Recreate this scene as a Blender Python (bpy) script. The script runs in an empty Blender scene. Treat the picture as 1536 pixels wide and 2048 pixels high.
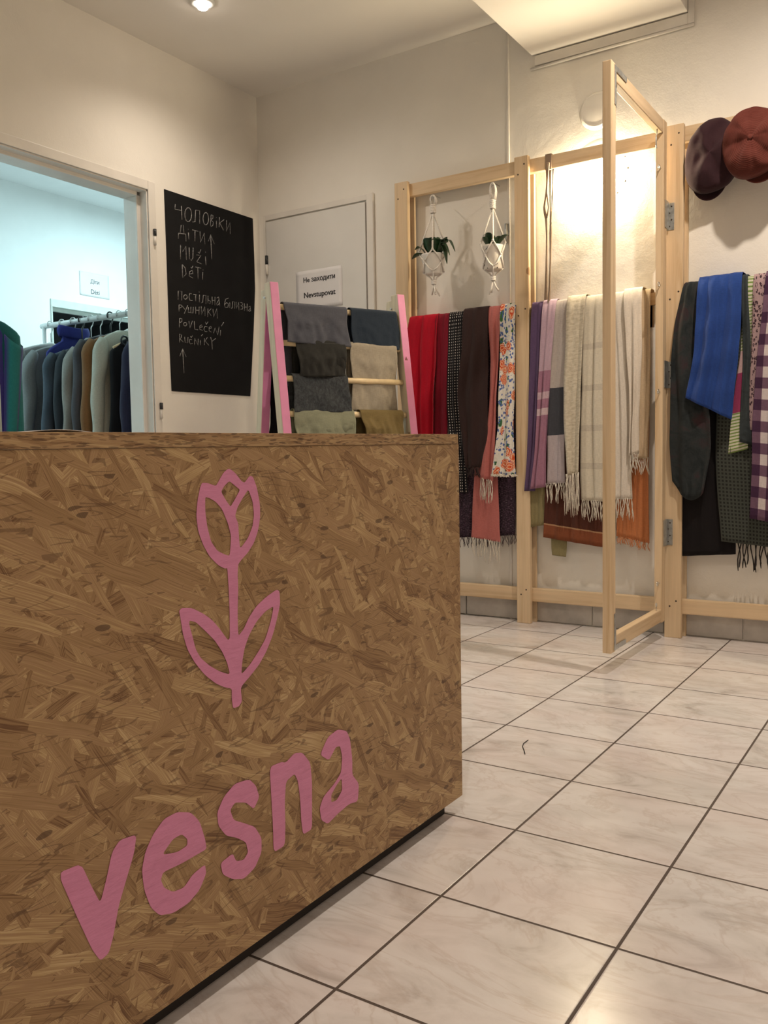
import bpy, bmesh, math, random
from math import sin, cos, pi, radians
from mathutils import Vector, Matrix, noise

# ------------------------------------------------------------------ camera
C = bpy.context.scene.collection
scn = bpy.context.scene
F, YAW, PITCH, ROLL, CAMZ = 1745.6087, 0.5754771, -0.0650802, -0.0164543, 0.7523072
fwd = Vector((-sin(YAW) * cos(PITCH), cos(YAW) * cos(PITCH), sin(PITCH)))
r0 = Vector((cos(YAW), sin(YAW), 0)); u0 = r0.cross(fwd)
RT = r0 * cos(ROLL) + u0 * sin(ROLL); UP = -r0 * sin(ROLL) + u0 * cos(ROLL)
EYE = Vector((0, 0, CAMZ))
cam = bpy.data.cameras.new('camera'); camo = bpy.data.objects.new('camera', cam); C.objects.link(camo)
cam.sensor_fit = 'VERTICAL'; cam.sensor_height = 24.0; cam.lens = 24.0 * F / 2048; cam.clip_start = 0.02
M = Matrix((RT, UP, -fwd)).transposed().to_4x4(); M.translation = EYE
camo.matrix_world = M
scn.camera = camo

# ------------------------------------------------------------------ light levels
WARM = (1.0, 0.86, 0.72)
LAMP_WARM = (1.0, 0.83, 0.56)
COOL = (0.66, 0.95, 1.0)
SPOT_POWER = 72.0         # watts of each ceiling downlight
BULB_GLOW = 25.0
WALL_LAMP_POWER = 1050.0
COOL_POWER = 50.0
w = bpy.data.worlds.new('world'); scn.world = w; w.use_nodes = True
w.node_tree.nodes['Background'].inputs[0].default_value = (0.02, 0.018, 0.016, 1)
w.node_tree.nodes['Background'].inputs[1].default_value = 0.3
vs = scn.view_settings
vs.view_transform = 'Standard'; vs.look = 'None'; vs.gamma = 1.0; vs.use_curve_mapping = False
vs.exposure = 0.0
scn.cycles.use_denoising = True
scn.cycles.max_bounces = 6; scn.cycles.diffuse_bounces = 4; scn.cycles.glossy_bounces = 2; scn.cycles.transmission_bounces = 0
scn.cycles.use_adaptive_sampling = True; scn.cycles.adaptive_threshold = 0.06; scn.cycles.adaptive_min_samples = 16
scn.cycles.caustics_reflective = False; scn.cycles.caustics_refractive = False; scn.cycles.sample_clamp_indirect = 6.0

# ------------------------------------------------------------------ measuring: photo point -> real surface
def ray(x, y): return fwd + RT * ((x - 768) / F) - UP * ((y - 1024) / F)
def at(x, y, X=None, Y=None, Z=None):
    d = ray(x, y)
    t = (X - EYE.x) / d.x if X is not None else (Y - EYE.y) / d.y if Y is not None else (Z - EYE.z) / d.z
    return EYE + d * t
def at_plane(x, y, p0, nrm):
    d = ray(x, y); return EYE + d * ((p0 - EYE).dot(nrm) / d.dot(nrm))

# ------------------------------------------------------------------ materials
def new_mat(name):
    m = bpy.data.materials.new(name); m.use_nodes = True
    nt = m.node_tree; return m, nt, nt.nodes['Principled BSDF']
def N(nt, t, **kw):
    n = nt.nodes.new(t)
    for k, v in kw.items(): setattr(n, k, v)
    return n
def L(nt, a, b): nt.links.new(a, b)
def setin(nt, sock, v):
    if hasattr(v, 'is_linked') or isinstance(v, bpy.types.NodeSocket): L(nt, v, sock)
    else: sock.default_value = v
def mth(nt, op, a, b=0.0, c=0.0):
    n = N(nt, 'ShaderNodeMath', operation=op)
    setin(nt, n.inputs[0], a); setin(nt, n.inputs[1], b); setin(nt, n.inputs[2], c)
    return n.outputs[0]
def mix(nt, fac, a, b, blend='MIX'):
    n = N(nt, 'ShaderNodeMix', data_type='RGBA', blend_type=blend)
    setin(nt, n.inputs[0], fac)
    for s, v in ((n.inputs[6], a), (n.inputs[7], b)):
        if isinstance(v, tuple): s.default_value = v if len(v) == 4 else (*v, 1)
        else: L(nt, v, s)
    return n.outputs[2]
def ramp(nt, fac, stops):
    n = N(nt, 'ShaderNodeValToRGB'); cr = n.color_ramp
    while len(cr.elements) < len(stops): cr.elements.new(0.5)
    for e, (p, c) in zip(cr.elements, stops): e.position = p; e.color = (*c, 1)
    L(nt, fac, n.inputs[0]); return n.outputs[0]
def coord(nt, which='Object', scale=(1, 1, 1), rot=(0, 0, 0), loc=(0, 0, 0)):
    if which == 'World': src = N(nt, 'ShaderNodeNewGeometry').outputs['Position']
    else: src = N(nt, 'ShaderNodeTexCoord').outputs[which]
    mp = N(nt, 'ShaderNodeMapping'); mp.inputs['Scale'].default_value = scale
    mp.inputs['Rotation'].default_value = rot; mp.inputs['Location'].default_value = loc
    L(nt, src, mp.inputs[0]); return mp.outputs[0]
def noise_t(nt, vec, scale, detail=3, rough=0.5, out='Fac', dist=0.0):
    n = N(nt, 'ShaderNodeTexNoise'); n.inputs['Scale'].default_value = scale; n.inputs['Detail'].default_value = detail
    n.inputs['Roughness'].default_value = rough; n.inputs['Distortion'].default_value = dist
    L(nt, vec, n.inputs['Vector']); return n.outputs[out]
def bump(nt, b, h, strength=0.2, dist=0.01):
    n = N(nt, 'ShaderNodeBump'); n.inputs['Strength'].default_value = strength; n.inputs['Distance'].default_value = dist
    setin(nt, n.inputs['Height'], h); L(nt, n.outputs[0], b.inputs['Normal']); return n
MATS = {}
def plain(name, col, rough=0.5, var=0.08, nscale=20, bumpk=0.0, metal=0.0, sheen=0.0, spec=0.5):
    if name in MATS: return MATS[name]
    m, nt, b = new_mat(name)
    f = noise_t(nt, coord(nt, 'World'), nscale, 4)
    c2 = tuple(max(0, min(1, c * (1 - 2.2 * var))) for c in col); c1 = tuple(min(1, c * (1 + var)) for c in col)
    L(nt, ramp(nt, f, [(0.3, c2), (0.7, c1)]), b.inputs['Base Color'])
    b.inputs['Roughness'].default_value = rough; b.inputs['Metallic'].default_value = metal
    b.inputs['Specular IOR Level'].default_value = spec
    if sheen: b.inputs['Sheen Weight'].default_value = sheen
    if bumpk: bump(nt, b, f, bumpk, 0.01)
    MATS[name] = m; return m
def plaster(name, col, k=0.12, sc=6.0):
    m, nt, b = new_mat(name); v = coord(nt, 'World')
    big = noise_t(nt, v, sc, 3, 0.55); fine = noise_t(nt, v, 160, 1)
    L(nt, ramp(nt, big, [(0.3, tuple(c * 0.965 for c in col)), (0.7, col)]), b.inputs['Base Color'])
    b.inputs['Roughness'].default_value = 0.75; b.inputs['Specular IOR Level'].default_value = 0.25
    h = mth(nt, 'MULTIPLY_ADD', fine, 0.12, big); bump(nt, b, h, k, 0.02); return m
def wood(name, axis, col=(0.70, 0.53, 0.34), dark=(0.60, 0.42, 0.24)):
    m, nt, b = new_mat(name)
    sc = [34, 34, 34]; sc[axis] = 1.6
    f = noise_t(nt, coord(nt, 'World', tuple(sc)), 1.0, 4, 0.6, dist=0.6)
    g = noise_t(nt, coord(nt, 'World', tuple(x * 5 for x in sc)), 1.0, 2)
    c = ramp(nt, f, [(0.32, dark), (0.48, col), (0.75, tuple(min(1, x * 1.12) for x in col))])
    kn = N(nt, 'ShaderNodeTexVoronoi'); ks = [7.0, 7.0, 7.0]; ks[axis] = 3.2
    L(nt, coord(nt, 'World', tuple(ks)), kn.inputs['Vector']); kn.inputs['Scale'].default_value = 1.0
    km = mth(nt, 'LESS_THAN', kn.outputs['Distance'], 0.065)
    c = mix(nt, mth(nt, 'MULTIPLY', km, 0.75), c, (0.28, 0.13, 0.05))
    c = mix(nt, 0.12, c, g, 'MULTIPLY')
    L(nt, c, b.inputs['Base Color']); b.inputs['Roughness'].default_value = 0.55
    b.inputs['Specular IOR Level'].default_value = 0.3
    bump(nt, b, g, 0.08, 0.004); return m
def fabric(name, col, var=0.12, weave=420, rough=0.9, bumpk=0.12, tex=None):
    """cloth: yarn-scale weave over soft colour variation"""
    m, nt, b = new_mat(name)
    uv = coord(nt, 'UV')
    a = noise_t(nt, coord(nt, 'UV', (weave * 0.12, weave, 1)), 1.0, 2); c_ = noise_t(nt, coord(nt, 'UV', (weave, weave * 0.12, 1)), 1.0, 2)
    h = mth(nt, 'ADD', a, c_)
    base = col
    if tex: base = tex(nt, uv)
    lo = 1 - 2 * var
    sh = ramp(nt, mth(nt, 'MULTIPLY', h, 0.5), [(0.3, (lo, lo, lo)), (0.65, (1, 1, 1))])
    L(nt, mix(nt, 1.0, base, sh, 'MULTIPLY'), b.inputs['Base Color'])
    b.inputs['Roughness'].default_value = rough; b.inputs['Specular IOR Level'].default_value = 0.15
    b.inputs['Sheen Weight'].default_value = 0.08
    bump(nt, b, h, bumpk, 0.003); return m
def sep(nt, v):
    n = N(nt, 'ShaderNodeSeparateXYZ'); L(nt, v, n.inputs[0]); return n.outputs
def emis(name, col, s):
    m, nt, b = new_mat(name)
    b.inputs['Base Color'].default_value = (0.9, 0.9, 0.9, 1)
    b.inputs['Emission Color'].default_value = (*col, 1); b.inputs['Emission Strength'].default_value = s
    m.cycles.emission_sampling = 'FRONT' if s > 100 else 'NONE'; return m

WALL = plaster('warm white wall plaster', (0.82, 0.79, 0.73), 0.10)
WALL_ROUGH = plaster('trowelled wall plaster', (0.82, 0.79, 0.73), 0.16, 9.0)
CEIL = plaster('ceiling paint', (0.81, 0.78, 0.73), 0.05, 3.0)
SOFF = plaster('soffit paint', (0.82, 0.79, 0.74), 0.03, 3.0)
COOLWALL = plaster('back room white wall', (0.82, 0.84, 0.84), 0.05)
DARKROOM = plain('painted closet darkness', (0.05, 0.055, 0.06), 0.9)  # darkness of the unlit closet is put into its wall colour
FRAMEP = plain('cream gloss door frame paint', (0.74, 0.71, 0.66), 0.4, 0.03, 8)
DOORP = plain('grey white door paint', (0.70, 0.69, 0.66), 0.45, 0.02, 6)
WX, WY, WZ = wood('pine grain across', 0), wood('pine grain deep', 1), wood('pine grain upright', 2)
DOWEL = plain('pale beech dowel', (0.78, 0.62, 0.38), 0.45, 0.06, 30)
BIRCH = wood('pale sanded ladder timber', 2, (0.66, 0.575, 0.42), (0.58, 0.49, 0.35))
PINK = plain('pink paint', (0.76, 0.28, 0.49), 0.5, 0.04, 14)
STEEL = plain('zinc steel', (0.52, 0.54, 0.54), 0.35, 0.12, 60, metal=0.85)
CHROME = plain('bright chrome', (0.8, 0.8, 0.78), 0.15, 0.05, 40, metal=1.0)
DARK = plain('dark screw hole', (0.05, 0.03, 0.02), 0.7)
WHITEP = plain('white plastic', (0.80, 0.82, 0.80), 0.4, 0.03)
BLACKP = plain('black plastic', (0.02, 0.022, 0.025), 0.4, 0.05)
ROPE = plain('white cotton rope', (0.86, 0.82, 0.76), 0.85, 0.1, 300, 0.3)
PAPER = plain('white paper', (0.74, 0.73, 0.74), 0.6, 0.02, 6)
INK = plain('black print', (0.03, 0.03, 0.035), 0.7)
SKIRT = plain('grey skirting tile', (0.50, 0.47, 0.43), 0.35, 0.14, 9)

def floor_mat():
    m, nt, b = new_mat('pinkish marbled floor tile')
    pos = N(nt, 'ShaderNodeNewGeometry').outputs['Position']; s = sep(nt, pos)
    T = 0.305
    fx = mth(nt, 'DIVIDE', mth(nt, 'SUBTRACT', s[0], -0.7131), T); fy = mth(nt, 'DIVIDE', mth(nt, 'SUBTRACT', s[1], 0.9534), T)
    def edge(f):
        fr = mth(nt, 'FRACT', mth(nt, 'ADD', f, 100.0))
        return mth(nt, 'MINIMUM', fr, mth(nt, 'SUBTRACT', 1.0, fr))
    e = mth(nt, 'MINIMUM', edge(fx), edge(fy))
    grout = mth(nt, 'LESS_THAN', e, 0.0085)
    cx_ = N(nt, 'ShaderNodeCombineXYZ')
    L(nt, mth(nt, 'FLOOR', fx), cx_.inputs[0]); L(nt, mth(nt, 'FLOOR', fy), cx_.inputs[1])
    wn = N(nt, 'ShaderNodeTexWhiteNoise', noise_dimensions='3D'); L(nt, cx_.outputs[0], wn.inputs['Vector'])
    sc = N(nt, 'ShaderNodeVectorMath', operation='MULTIPLY_ADD')
    L(nt, wn.outputs['Color'], sc.inputs[0]); sc.inputs[1].default_value = (9, 9, 9); L(nt, pos, sc.inputs[2])
    mp = N(nt, 'ShaderNodeMapping'); L(nt, sc.outputs[0], mp.inputs[0]); mp.inputs['Scale'].default_value = (4.2, 8.5, 4); mp.inputs['Rotation'].default_value = (0, 0, 0.5)
    a = noise_t(nt, mp.outputs[0], 1.0, 8, 0.62, dist=1.3)
    v = noise_t(nt, mp.outputs[0], 0.7, 5, 0.6, dist=2.2)
    c = ramp(nt, a, [(0.30, (0.48, 0.44, 0.415)), (0.43, (0.66, 0.63, 0.61)), (0.56, (0.74, 0.71, 0.695)), (0.75, (0.79, 0.775, 0.765))])
    vein = mth(nt, 'ABSOLUTE', mth(nt, 'SUBTRACT', v, 0.5))
    vm = ramp(nt, vein, [(0.0, (1, 1, 1)), (0.035, (0, 0, 0))])
    c = mix(nt, mth(nt, 'MULTIPLY', vm, 0.28), c, (0.46, 0.36, 0.30))
    pk = ramp(nt, noise_t(nt, mp.outputs[0], 0.45, 3), [(0.42, (0, 0, 0)), (0.62, (1, 1, 1))])
    c = mix(nt, mth(nt, 'MULTIPLY', pk, 0.40), c, (0.76, 0.66, 0.645))
    c = mix(nt, grout, c, (0.085, 0.062, 0.050))
    L(nt, c, b.inputs['Base Color'])
    L(nt, mth(nt, 'MULTIPLY_ADD', grout, 0.45, 0.23), b.inputs['Roughness'])
    b.inputs['Specular IOR Level'].default_value = 0.5
    h = ramp(nt, e, [(0.004, (0, 0, 0)), (0.013, (1, 1, 1))])
    hh = mth(nt, 'MULTIPLY_ADD', noise_t(nt, pos, 14, 2), 0.06, h)
    bump(nt, b, hh, 0.25, 0.003)
    return m
FLOOR = floor_mat()

def osb_mat(name='pressed strand board', edge=False, flat=False):
    m, nt, b = new_mat(name)
    o = sep(nt, coord(nt, 'Object')); cb = N(nt, 'ShaderNodeCombineXYZ')
    if flat or edge: L(nt, o[1], cb.inputs[0]); L(nt, mth(nt, 'ADD', o[0], o[2]), cb.inputs[1])
    else: L(nt, mth(nt, 'ADD', o[0], o[1]), cb.inputs[0]); L(nt, o[2], cb.inputs[1])
    pos = cb.outputs[0]
    dn = N(nt, 'ShaderNodeTexNoise', noise_dimensions='2D'); dn.inputs['Scale'].default_value = 9; dn.inputs['Detail'].default_value = 1; L(nt, pos, dn.inputs['Vector'])
    wob = N(nt, 'ShaderNodeVectorMath', operation='MULTIPLY_ADD'); L(nt, dn.outputs['Color'], wob.inputs[0])
    wob.inputs[1].default_value = (0.014, 0.014, 0); L(nt, pos, wob.inputs[2])
    rng = random.Random(5)
    angs = [6, -14, 35, -40, 68, 18, -58, -24] if not edge else [0, 2, -3]
    col = hgt = None
    tones = [(0.0, (0.150, 0.075, 0.034)), (0.14, (0.24, 0.138, 0.064)), (0.38, (0.31, 0.192, 0.090)), (0.62, (0.345, 0.212, 0.112)), (0.80, (0.42, 0.285, 0.135)), (1.0, (0.52, 0.37, 0.205))]
    for k, a in enumerate(angs):
        q = (1.0, 1.25, 0.8, 1.1, 1.4)[k % 5]
        mp = N(nt, 'ShaderNodeMapping'); L(nt, wob.outputs[0], mp.inputs[0]); mp.vector_type = 'TEXTURE'
        mp.inputs['Rotation'].default_value = (0, 0, radians(a))
        mp.inputs['Scale'].default_value = (0.084 / q, 0.0130 / q, 1) if not edge else (0.045, 0.0035, 1)
        mp.inputs['Location'].default_value = (rng.random() * 3, rng.random() * 3, 0)
        vo = N(nt, 'ShaderNodeTexVoronoi', voronoi_dimensions='2D', distance='CHEBYCHEV' if k % 2 else 'EUCLIDEAN'); L(nt, mp.outputs[0], vo.inputs['Vector']); vo.inputs['Scale'].default_value = 1.0
        s = sep(nt, vo.outputs['Color'])
        grain = N(nt, 'ShaderNodeTexNoise', noise_dimensions='2D'); gm = N(nt, 'ShaderNodeMapping'); L(nt, mp.outputs[0], gm.inputs[0]); gm.inputs['Scale'].default_value = (1.2, 11, 1)
        L(nt, gm.outputs[0], grain.inputs['Vector']); grain.inputs['Scale'].default_value = 1.0; grain.inputs['Detail'].default_value = 2
        tone = mth(nt, 'MULTIPLY_ADD', mth(nt, 'SUBTRACT', grain.outputs['Fac'], 0.5), 1.15, mth(nt, 'MULTIPLY_ADD', s[1], 0.70, 0.12))
        c = ramp(nt, tone, tones)
        if col is None: col, hgt = c, s[2]
        else:
            mk = mth(nt, 'GREATER_THAN', s[0], 0.66)
            col = mix(nt, mk, col, c)
            if k < len(angs) - 3 and not edge: hgt = 0.5; continue
            if isinstance(hgt, float): hgt = mth(nt, 'MULTIPLY', mk, s[2]); continue
            hn = N(nt, 'ShaderNodeMix', data_type='FLOAT'); L(nt, mk, hn.inputs[0]); L(nt, hgt, hn.inputs[2]); L(nt, s[2], hn.inputs[3]); hgt = hn.outputs[0]
    # dark bark slivers and thin gaps between the strands
    if edge: specs = ((0.05, (48, 330, 1), 0.72, 0.36, .6), (-.06, (70, 520, 1), 0.7, 0.36, .5))
    else: specs = ((-0.45, (34, 95, 1), 0.985, 0.36, .7),)
    for rot, sc_, thr, lim, depth in specs:
        gp = N(nt, 'ShaderNodeTexVoronoi', voronoi_dimensions='2D'); gm = N(nt, 'ShaderNodeMapping'); L(nt, wob.outputs[0], gm.inputs[0]); gm.inputs['Scale'].default_value = sc_; gm.inputs['Rotation'].default_value = (0, 0, rot)
        L(nt, gm.outputs[0], gp.inputs['Vector']); gp.inputs['Scale'].default_value = 1.0
        gs = sep(nt, gp.outputs['Color'])
        gk = mth(nt, 'MULTIPLY', mth(nt, 'LESS_THAN', gp.outputs['Distance'], lim), mth(nt, 'GREATER_THAN', gs[0], thr))
        col = mix(nt, mth(nt, 'MULTIPLY', gk, depth), col, (0.075, 0.038, 0.02))
        hgt = mth(nt, 'SUBTRACT', hgt, mth(nt, 'MULTIPLY', gk, 0.8))
    for rot, sc_ in () if edge else ((0.35, (7, 60, 1)), (-0.7, (8, 56, 1))):
        gm = N(nt, 'ShaderNodeMapping'); L(nt, wob.outputs[0], gm.inputs[0]); gm.inputs['Scale'].default_value = sc_; gm.inputs['Rotation'].default_value = (0, 0, rot)
        gn = N(nt, 'ShaderNodeTexNoise', noise_dimensions='2D'); L(nt, gm.outputs[0], gn.inputs['Vector']); gn.inputs['Scale'].default_value = 1.0; gn.inputs['Detail'].default_value = 1
        lo_ = N(nt, 'ShaderNodeTexNoise', noise_dimensions='2D'); L(nt, pos, lo_.inputs['Vector']); lo_.inputs['Scale'].default_value = 21 + 9 * rot
        gk = mth(nt, 'MULTIPLY', mth(nt, 'LESS_THAN', mth(nt, 'ABSOLUTE', mth(nt, 'SUBTRACT', gn.outputs['Fac'], .5)), .016), mth(nt, 'GREATER_THAN', lo_.outputs['Fac'], .54))
        col = mix(nt, mth(nt, 'MULTIPLY', gk, .5), col, (0.10, 0.05, 0.025))
        hgt = mth(nt, 'SUBTRACT', hgt, mth(nt, 'MULTIPLY', gk, 0.6))
    L(nt, col, b.inputs['Base Color']); b.inputs['Roughness'].default_value = 0.5
    b.inputs['Specular IOR Level'].default_value = 0.3
    bump(nt, b, hgt, 0.30 if not edge else 0.8, 0.002)
    return m
OSB = osb_mat(); OSB_EDGE = osb_mat('strand board sawn edge', True); OSB_TOP = osb_mat('strand board top face', flat=True)

# ------------------------------------------------------------------ mesh helpers
class MB:
    def __init__(s): s.bm = bmesh.new(); s.uv = s.bm.loops.layers.uv.new('UVMap')
    def box(s, a, b_, mi=0, bev=0.0, mat=None):
        a = Vector(a); b_ = Vector(b_); lo = Vector(map(min, a, b_)); hi = Vector(map(max, a, b_))
        vs_ = [s.bm.verts.new((x, y, z)) for x in (lo.x, hi.x) for y in (lo.y, hi.y) for z in (lo.z, hi.z)]
        fs = []
        for q in ((0, 1, 3, 2), (4, 6, 7, 5), (0, 4, 5, 1), (2, 3, 7, 6), (0, 2, 6, 4), (1, 5, 7, 3)):
            f = s.bm.faces.new([vs_[i] for i in q]); f.material_index = mi; fs.append(f)
        if bev:
            ed = list({e for f in fs for e in f.edges})
            r = bmesh.ops.bevel(s.bm, geom=ed, offset=bev, segments=2, affect='EDGES', profile=0.6)
            for f in r['faces']: f.material_index = mi
            vs_ = list({v for f in r['faces'] for v in f.verts} | {v for v in vs_ if v.is_valid})
        if mat: bmesh.ops.transform(s.bm, matrix=mat, verts=[v for v in vs_ if v.is_valid])
        return s
    def beam(s, p, q, w_, h_, up=Vector((0, 0, 1)), mi=0, bev=0.0):
        p = Vector(p); q = Vector(q); d = q - p; ln = d.length; z = d.normalized()
        x = up.cross(z)
        if x.length < 1e-4: x = Vector((1, 0, 0))
        x.normalize(); y = z.cross(x)
        m = Matrix((x, y, z)).transposed().to_4x4(); m.translation = p
        return s.box((-w_ / 2, -h_ / 2, 0), (w_ / 2, h_ / 2, ln), mi, bev, m)
    def tube(s, pts, r, n=8, mi=0, closed=False, caps=True):
        pts = [Vector(p) for p in pts]; K = len(pts)
        rs = r if isinstance(r, (list, tuple)) else [r] * K
        rings = []; prev = None
        for i, p in enumerate(pts):
            if closed: t = pts[(i + 1) % K] - pts[i - 1]
            else: t = pts[min(i + 1, K - 1)] - pts[max(i - 1, 0)]
            t.normalize()
            if prev is None:
                a = Vector((0, 0, 1)) if abs(t.z) < 0.9 else Vector((1, 0, 0)); x = t.cross(a).normalized()
            else:
                x = prev - t * prev.dot(t)
                x = x.normalized() if x.length > 1e-5 else t.orthogonal().normalized()
            prev = x; y = t.cross(x)
            rings.append([s.bm.verts.new(p + (x * cos(2 * pi * k / n) + y * sin(2 * pi * k / n)) * rs[i]) for k in range(n)])
        for i in range(K if closed else K - 1):
            A, B = rings[i], rings[(i + 1) % K]
            for k in range(n):
                f = s.bm.faces.new((A[k], A[(k + 1) % n], B[(k + 1) % n], B[k])); f.material_index = mi; f.smooth = True
        if caps and not closed:
            f = s.bm.faces.new(rings[0][::-1]); f.material_index = mi; f = s.bm.faces.new(rings[-1]); f.material_index = mi
        return s
    def lathe(s, prof, c, axis='Z', n=32, mi=0):
        c = Vector(c); rings = []
        for r, h in prof:
            ring = []
            for k in range(n):
                a = 2 * pi * k / n; x, y = r * cos(a), r * sin(a)
                v = Vector((x, y, h)) if axis == 'Z' else Vector((x, h, y)) if axis == 'Y' else Vector((h, x, y))
                ring.append(s.bm.verts.new(c + v))
            rings.append(ring)
        for A, B in zip(rings, rings[1:]):
            for k in range(n):
                f = s.bm.faces.new((A[k], A[(k + 1) % n], B[(k + 1) % n], B[k])); f.material_index = mi; f.smooth = True
        return s
    def sphere(s, c, r, sc=(1, 1, 1), mi=0, sub=3):
        m = Matrix.Translation(c) @ Matrix.Diagonal((*sc, 1))
        g = bmesh.ops.create_icosphere(s.bm, subdivisions=sub, radius=r, matrix=m)
        for v in g['verts']:
            for f in v.link_faces: f.smooth = True; f.material_index = mi
        return s
    def grid(s, fn, nu, nv, uvf=None, mi=0, smooth=True, wrap=False):
        V = [[s.bm.verts.new(fn(i / nu, j / nv)) for i in range(nu + (0 if wrap else 1))] for j in range(nv + 1)]
        for j in range(nv):
            for i in range(nu):
                i2 = (i + 1) % nu if wrap else i + 1
                f = s.bm.faces.new((V[j][i], V[j][i2], V[j + 1][i2], V[j + 1][i])); f.smooth = smooth; f.material_index = mi
                if uvf:
                    for l, (a, b_) in zip(f.loops, ((i, j), (i + 1, j), (i + 1, j + 1), (i, j + 1))): l[s.uv].uv = uvf(a / nu, b_ / nv)
        return s
    def poly(s, loops, ext=Vector((0, 0, 0)), nrm=None, mi=0):
        """flat filled outline (first loop) with holes (other loops), given thickness by ext"""
        eds = []
        for lp in loops:
            vv = [s.bm.verts.new(p) for p in lp]
            for a, b_ in zip(vv, vv[1:] + vv[:1]): eds.append(s.bm.edges.new((a, b_)))
        g = bmesh.ops.triangle_fill(s.bm, edges=eds, use_beauty=True, normal=nrm or Vector((0, 0, 0)))
        fs = [x for x in g['geom'] if isinstance(x, bmesh.types.BMFace)]
        for f in fs: f.material_index = mi
        if ext.length > 0:
            r = bmesh.ops.extrude_face_region(s.bm, geom=fs)
            bmesh.ops.translate(s.bm, vec=ext, verts=[x for x in r['geom'] if isinstance(x, bmesh.types.BMVert)])
        return s
    def build(s, name, mats, parent=None, solid=0.0, bev=0.0, sub=0, recalc=True):
        off = parent_world(parent) if parent else Vector((0, 0, 0))
        if recalc: bmesh.ops.recalc_face_normals(s.bm, faces=s.bm.faces[:])
        if off.length: bmesh.ops.translate(s.bm, vec=-off, verts=s.bm.verts[:])
        me = bpy.data.meshes.new(name); s.bm.to_mesh(me); s.bm.free()
        for m in (mats if isinstance(mats, (list, tuple)) else [mats]): me.materials.append(m)
        o = bpy.data.objects.new(name, me); C.objects.link(o)
        if parent: o.parent = parent
        if solid:
            md = o.modifiers.new('solid', 'SOLIDIFY'); md.thickness = solid; md.offset = 0
        if bev:
            md = o.modifiers.new('bevel', 'BEVEL'); md.width = bev; md.segments = 2; md.limit_method = 'ANGLE'
        if sub:
            md = o.modifiers.new('sub', 'SUBSURF'); md.levels = sub; md.render_levels = sub
        return o
def parent_world(p):
    v = Vector((0, 0, 0))
    while p: v = v + p.location; p = p.parent
    return v
def tag(o, label, cat, group=None, kind=None):
    o['label'] = label; o['category'] = cat
    if group: o['group'] = group
    if kind: o['kind'] = kind
    return o
def thing(name, loc, label, cat, group=None):
    o = bpy.data.objects.new(name, None); o.empty_display_size = 0.1; C.objects.link(o); o.location = loc
    return tag(o, label, cat, group)
def struct(o, label=None, cat=None):
    o['kind'] = 'structure'
    if label: o['label'] = label; o['category'] = cat
    return o
def chaikin(p, it=1):
    for _ in range(it):
        q = []
        for a, b_ in zip(p, p[1:] + p[:1]):
            q += [(a[0] * .86 + b_[0] * .14, a[1] * .86 + b_[1] * .14), (a[0] * .14 + b_[0] * .86, a[1] * .14 + b_[1] * .86)]
        p = q
    return p
def text_mesh(body, size, bold=0.0):
    if 'ě' in body:                               # plain e with its caron set above it
        pre, post = body.split('ě'); me = text_mesh(pre + 'e' + post, size, bold)
        wid = lambda t: max(v.co.x for v in text_mesh(t, size, 0).vertices)
        xa, xb = wid(pre), wid(pre + 'e'); xm = (xa + xb) / 2 + .02 * size; zb = max(v.co.y for v in text_mesh('e', size, 0).vertices); q = .13 * size; h = .05 * size + bold
        bm = bmesh.new(); bm.from_mesh(me)
        bm.faces.new([bm.verts.new((xm + x * q, zb + y * size, 0)) for x, y in ((-1, .21), (-.55, .23), (0, .13), (.55, .23), (1, .21), (0, .05))])
        bm.to_mesh(me); bm.free(); return me
    cu = bpy.data.curves.new('print', 'FONT'); cu.body = body; cu.size = size; cu.align_x = 'LEFT'
    o = bpy.data.objects.new('print', cu); C.objects.link(o)
    dg = bpy.context.evaluated_depsgraph_get(); me = bpy.data.meshes.new_from_object(o.evaluated_get(dg))
    bpy.data.objects.remove(o); bpy.data.curves.remove(cu)
    bm = bmesh.new()
    for i, (dx, dy) in enumerate(((0, 0), (bold, 0), (-bold, 0), (0, bold * .6), (0, -bold * .6))):   # heavier strokes
        if i and not bold: break
        n0 = len(bm.verts); bm.from_mesh(me); bm.verts.ensure_lookup_table()
        for v in bm.verts[n0:]: v.co += Vector((dx, dy, i * .00004))
    bm.to_mesh(me); bm.free(); return me

# ------------------------------------------------------------------ room
XL, YB, H = -3.107, 3.618, 2.640            # left wall face, back wall face, ceiling
XR, YF = 1.9, -1.9
WT = 0.135                                   # left wall thickness at the opening
DY0, DY1, DZ = 1.95, 2.846, 1.980            # doorway in the left wall
OX, OY1, OY0, OH = -5.761, 6.2, 0.4, 2.775   # the back room behind it

struct(MB().box((OX - 1.2, YF - .1, -0.06), (XR + .1, OY1 + .1, 0)).build('floor', FLOOR), 'pale pinkish marbled tile floor with dark grout lines', 'floor')
struct(MB().box((XL, YF, H), (XR, YB, H + .1)).build('ceiling', CEIL), 'plain off-white ceiling above the shop room', 'ceiling')
m = MB(); m.box((XL - WT, YF, 0), (XL, DY0 - .0, OH)); m.box((XL - WT, DY1, 0), (XL, OY1, OH)); m.box((XL - WT, DY0, DZ), (XL, DY1, OH))
struct(m.build('wall_left', WALL), 'cream left wall around the open doorway to the back room', 'wall')
sx = at(1017, 200, Y=YB).x                    # plaster step in the back wall
m = MB(); m.box((XL, YB, 0), (sx, YB + .12, H)); m.box((sx, YB - .004, 0), (XR, YB + .12, H), 1)
struct(m.build('wall_back', [WALL, WALL_ROUGH]), 'cream back wall behind the scarf rack', 'wall')
struct(MB().box((XR, YF, 0), (XR + .1, YB, H)).build('wall_right', WALL), 'cream wall on the right side outside the picture', 'wall')
struct(MB().box((XL, YF - .1, 0), (XR, YF, H)).build('wall_front', WALL), 'cream wall behind the viewer', 'wall')
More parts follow.
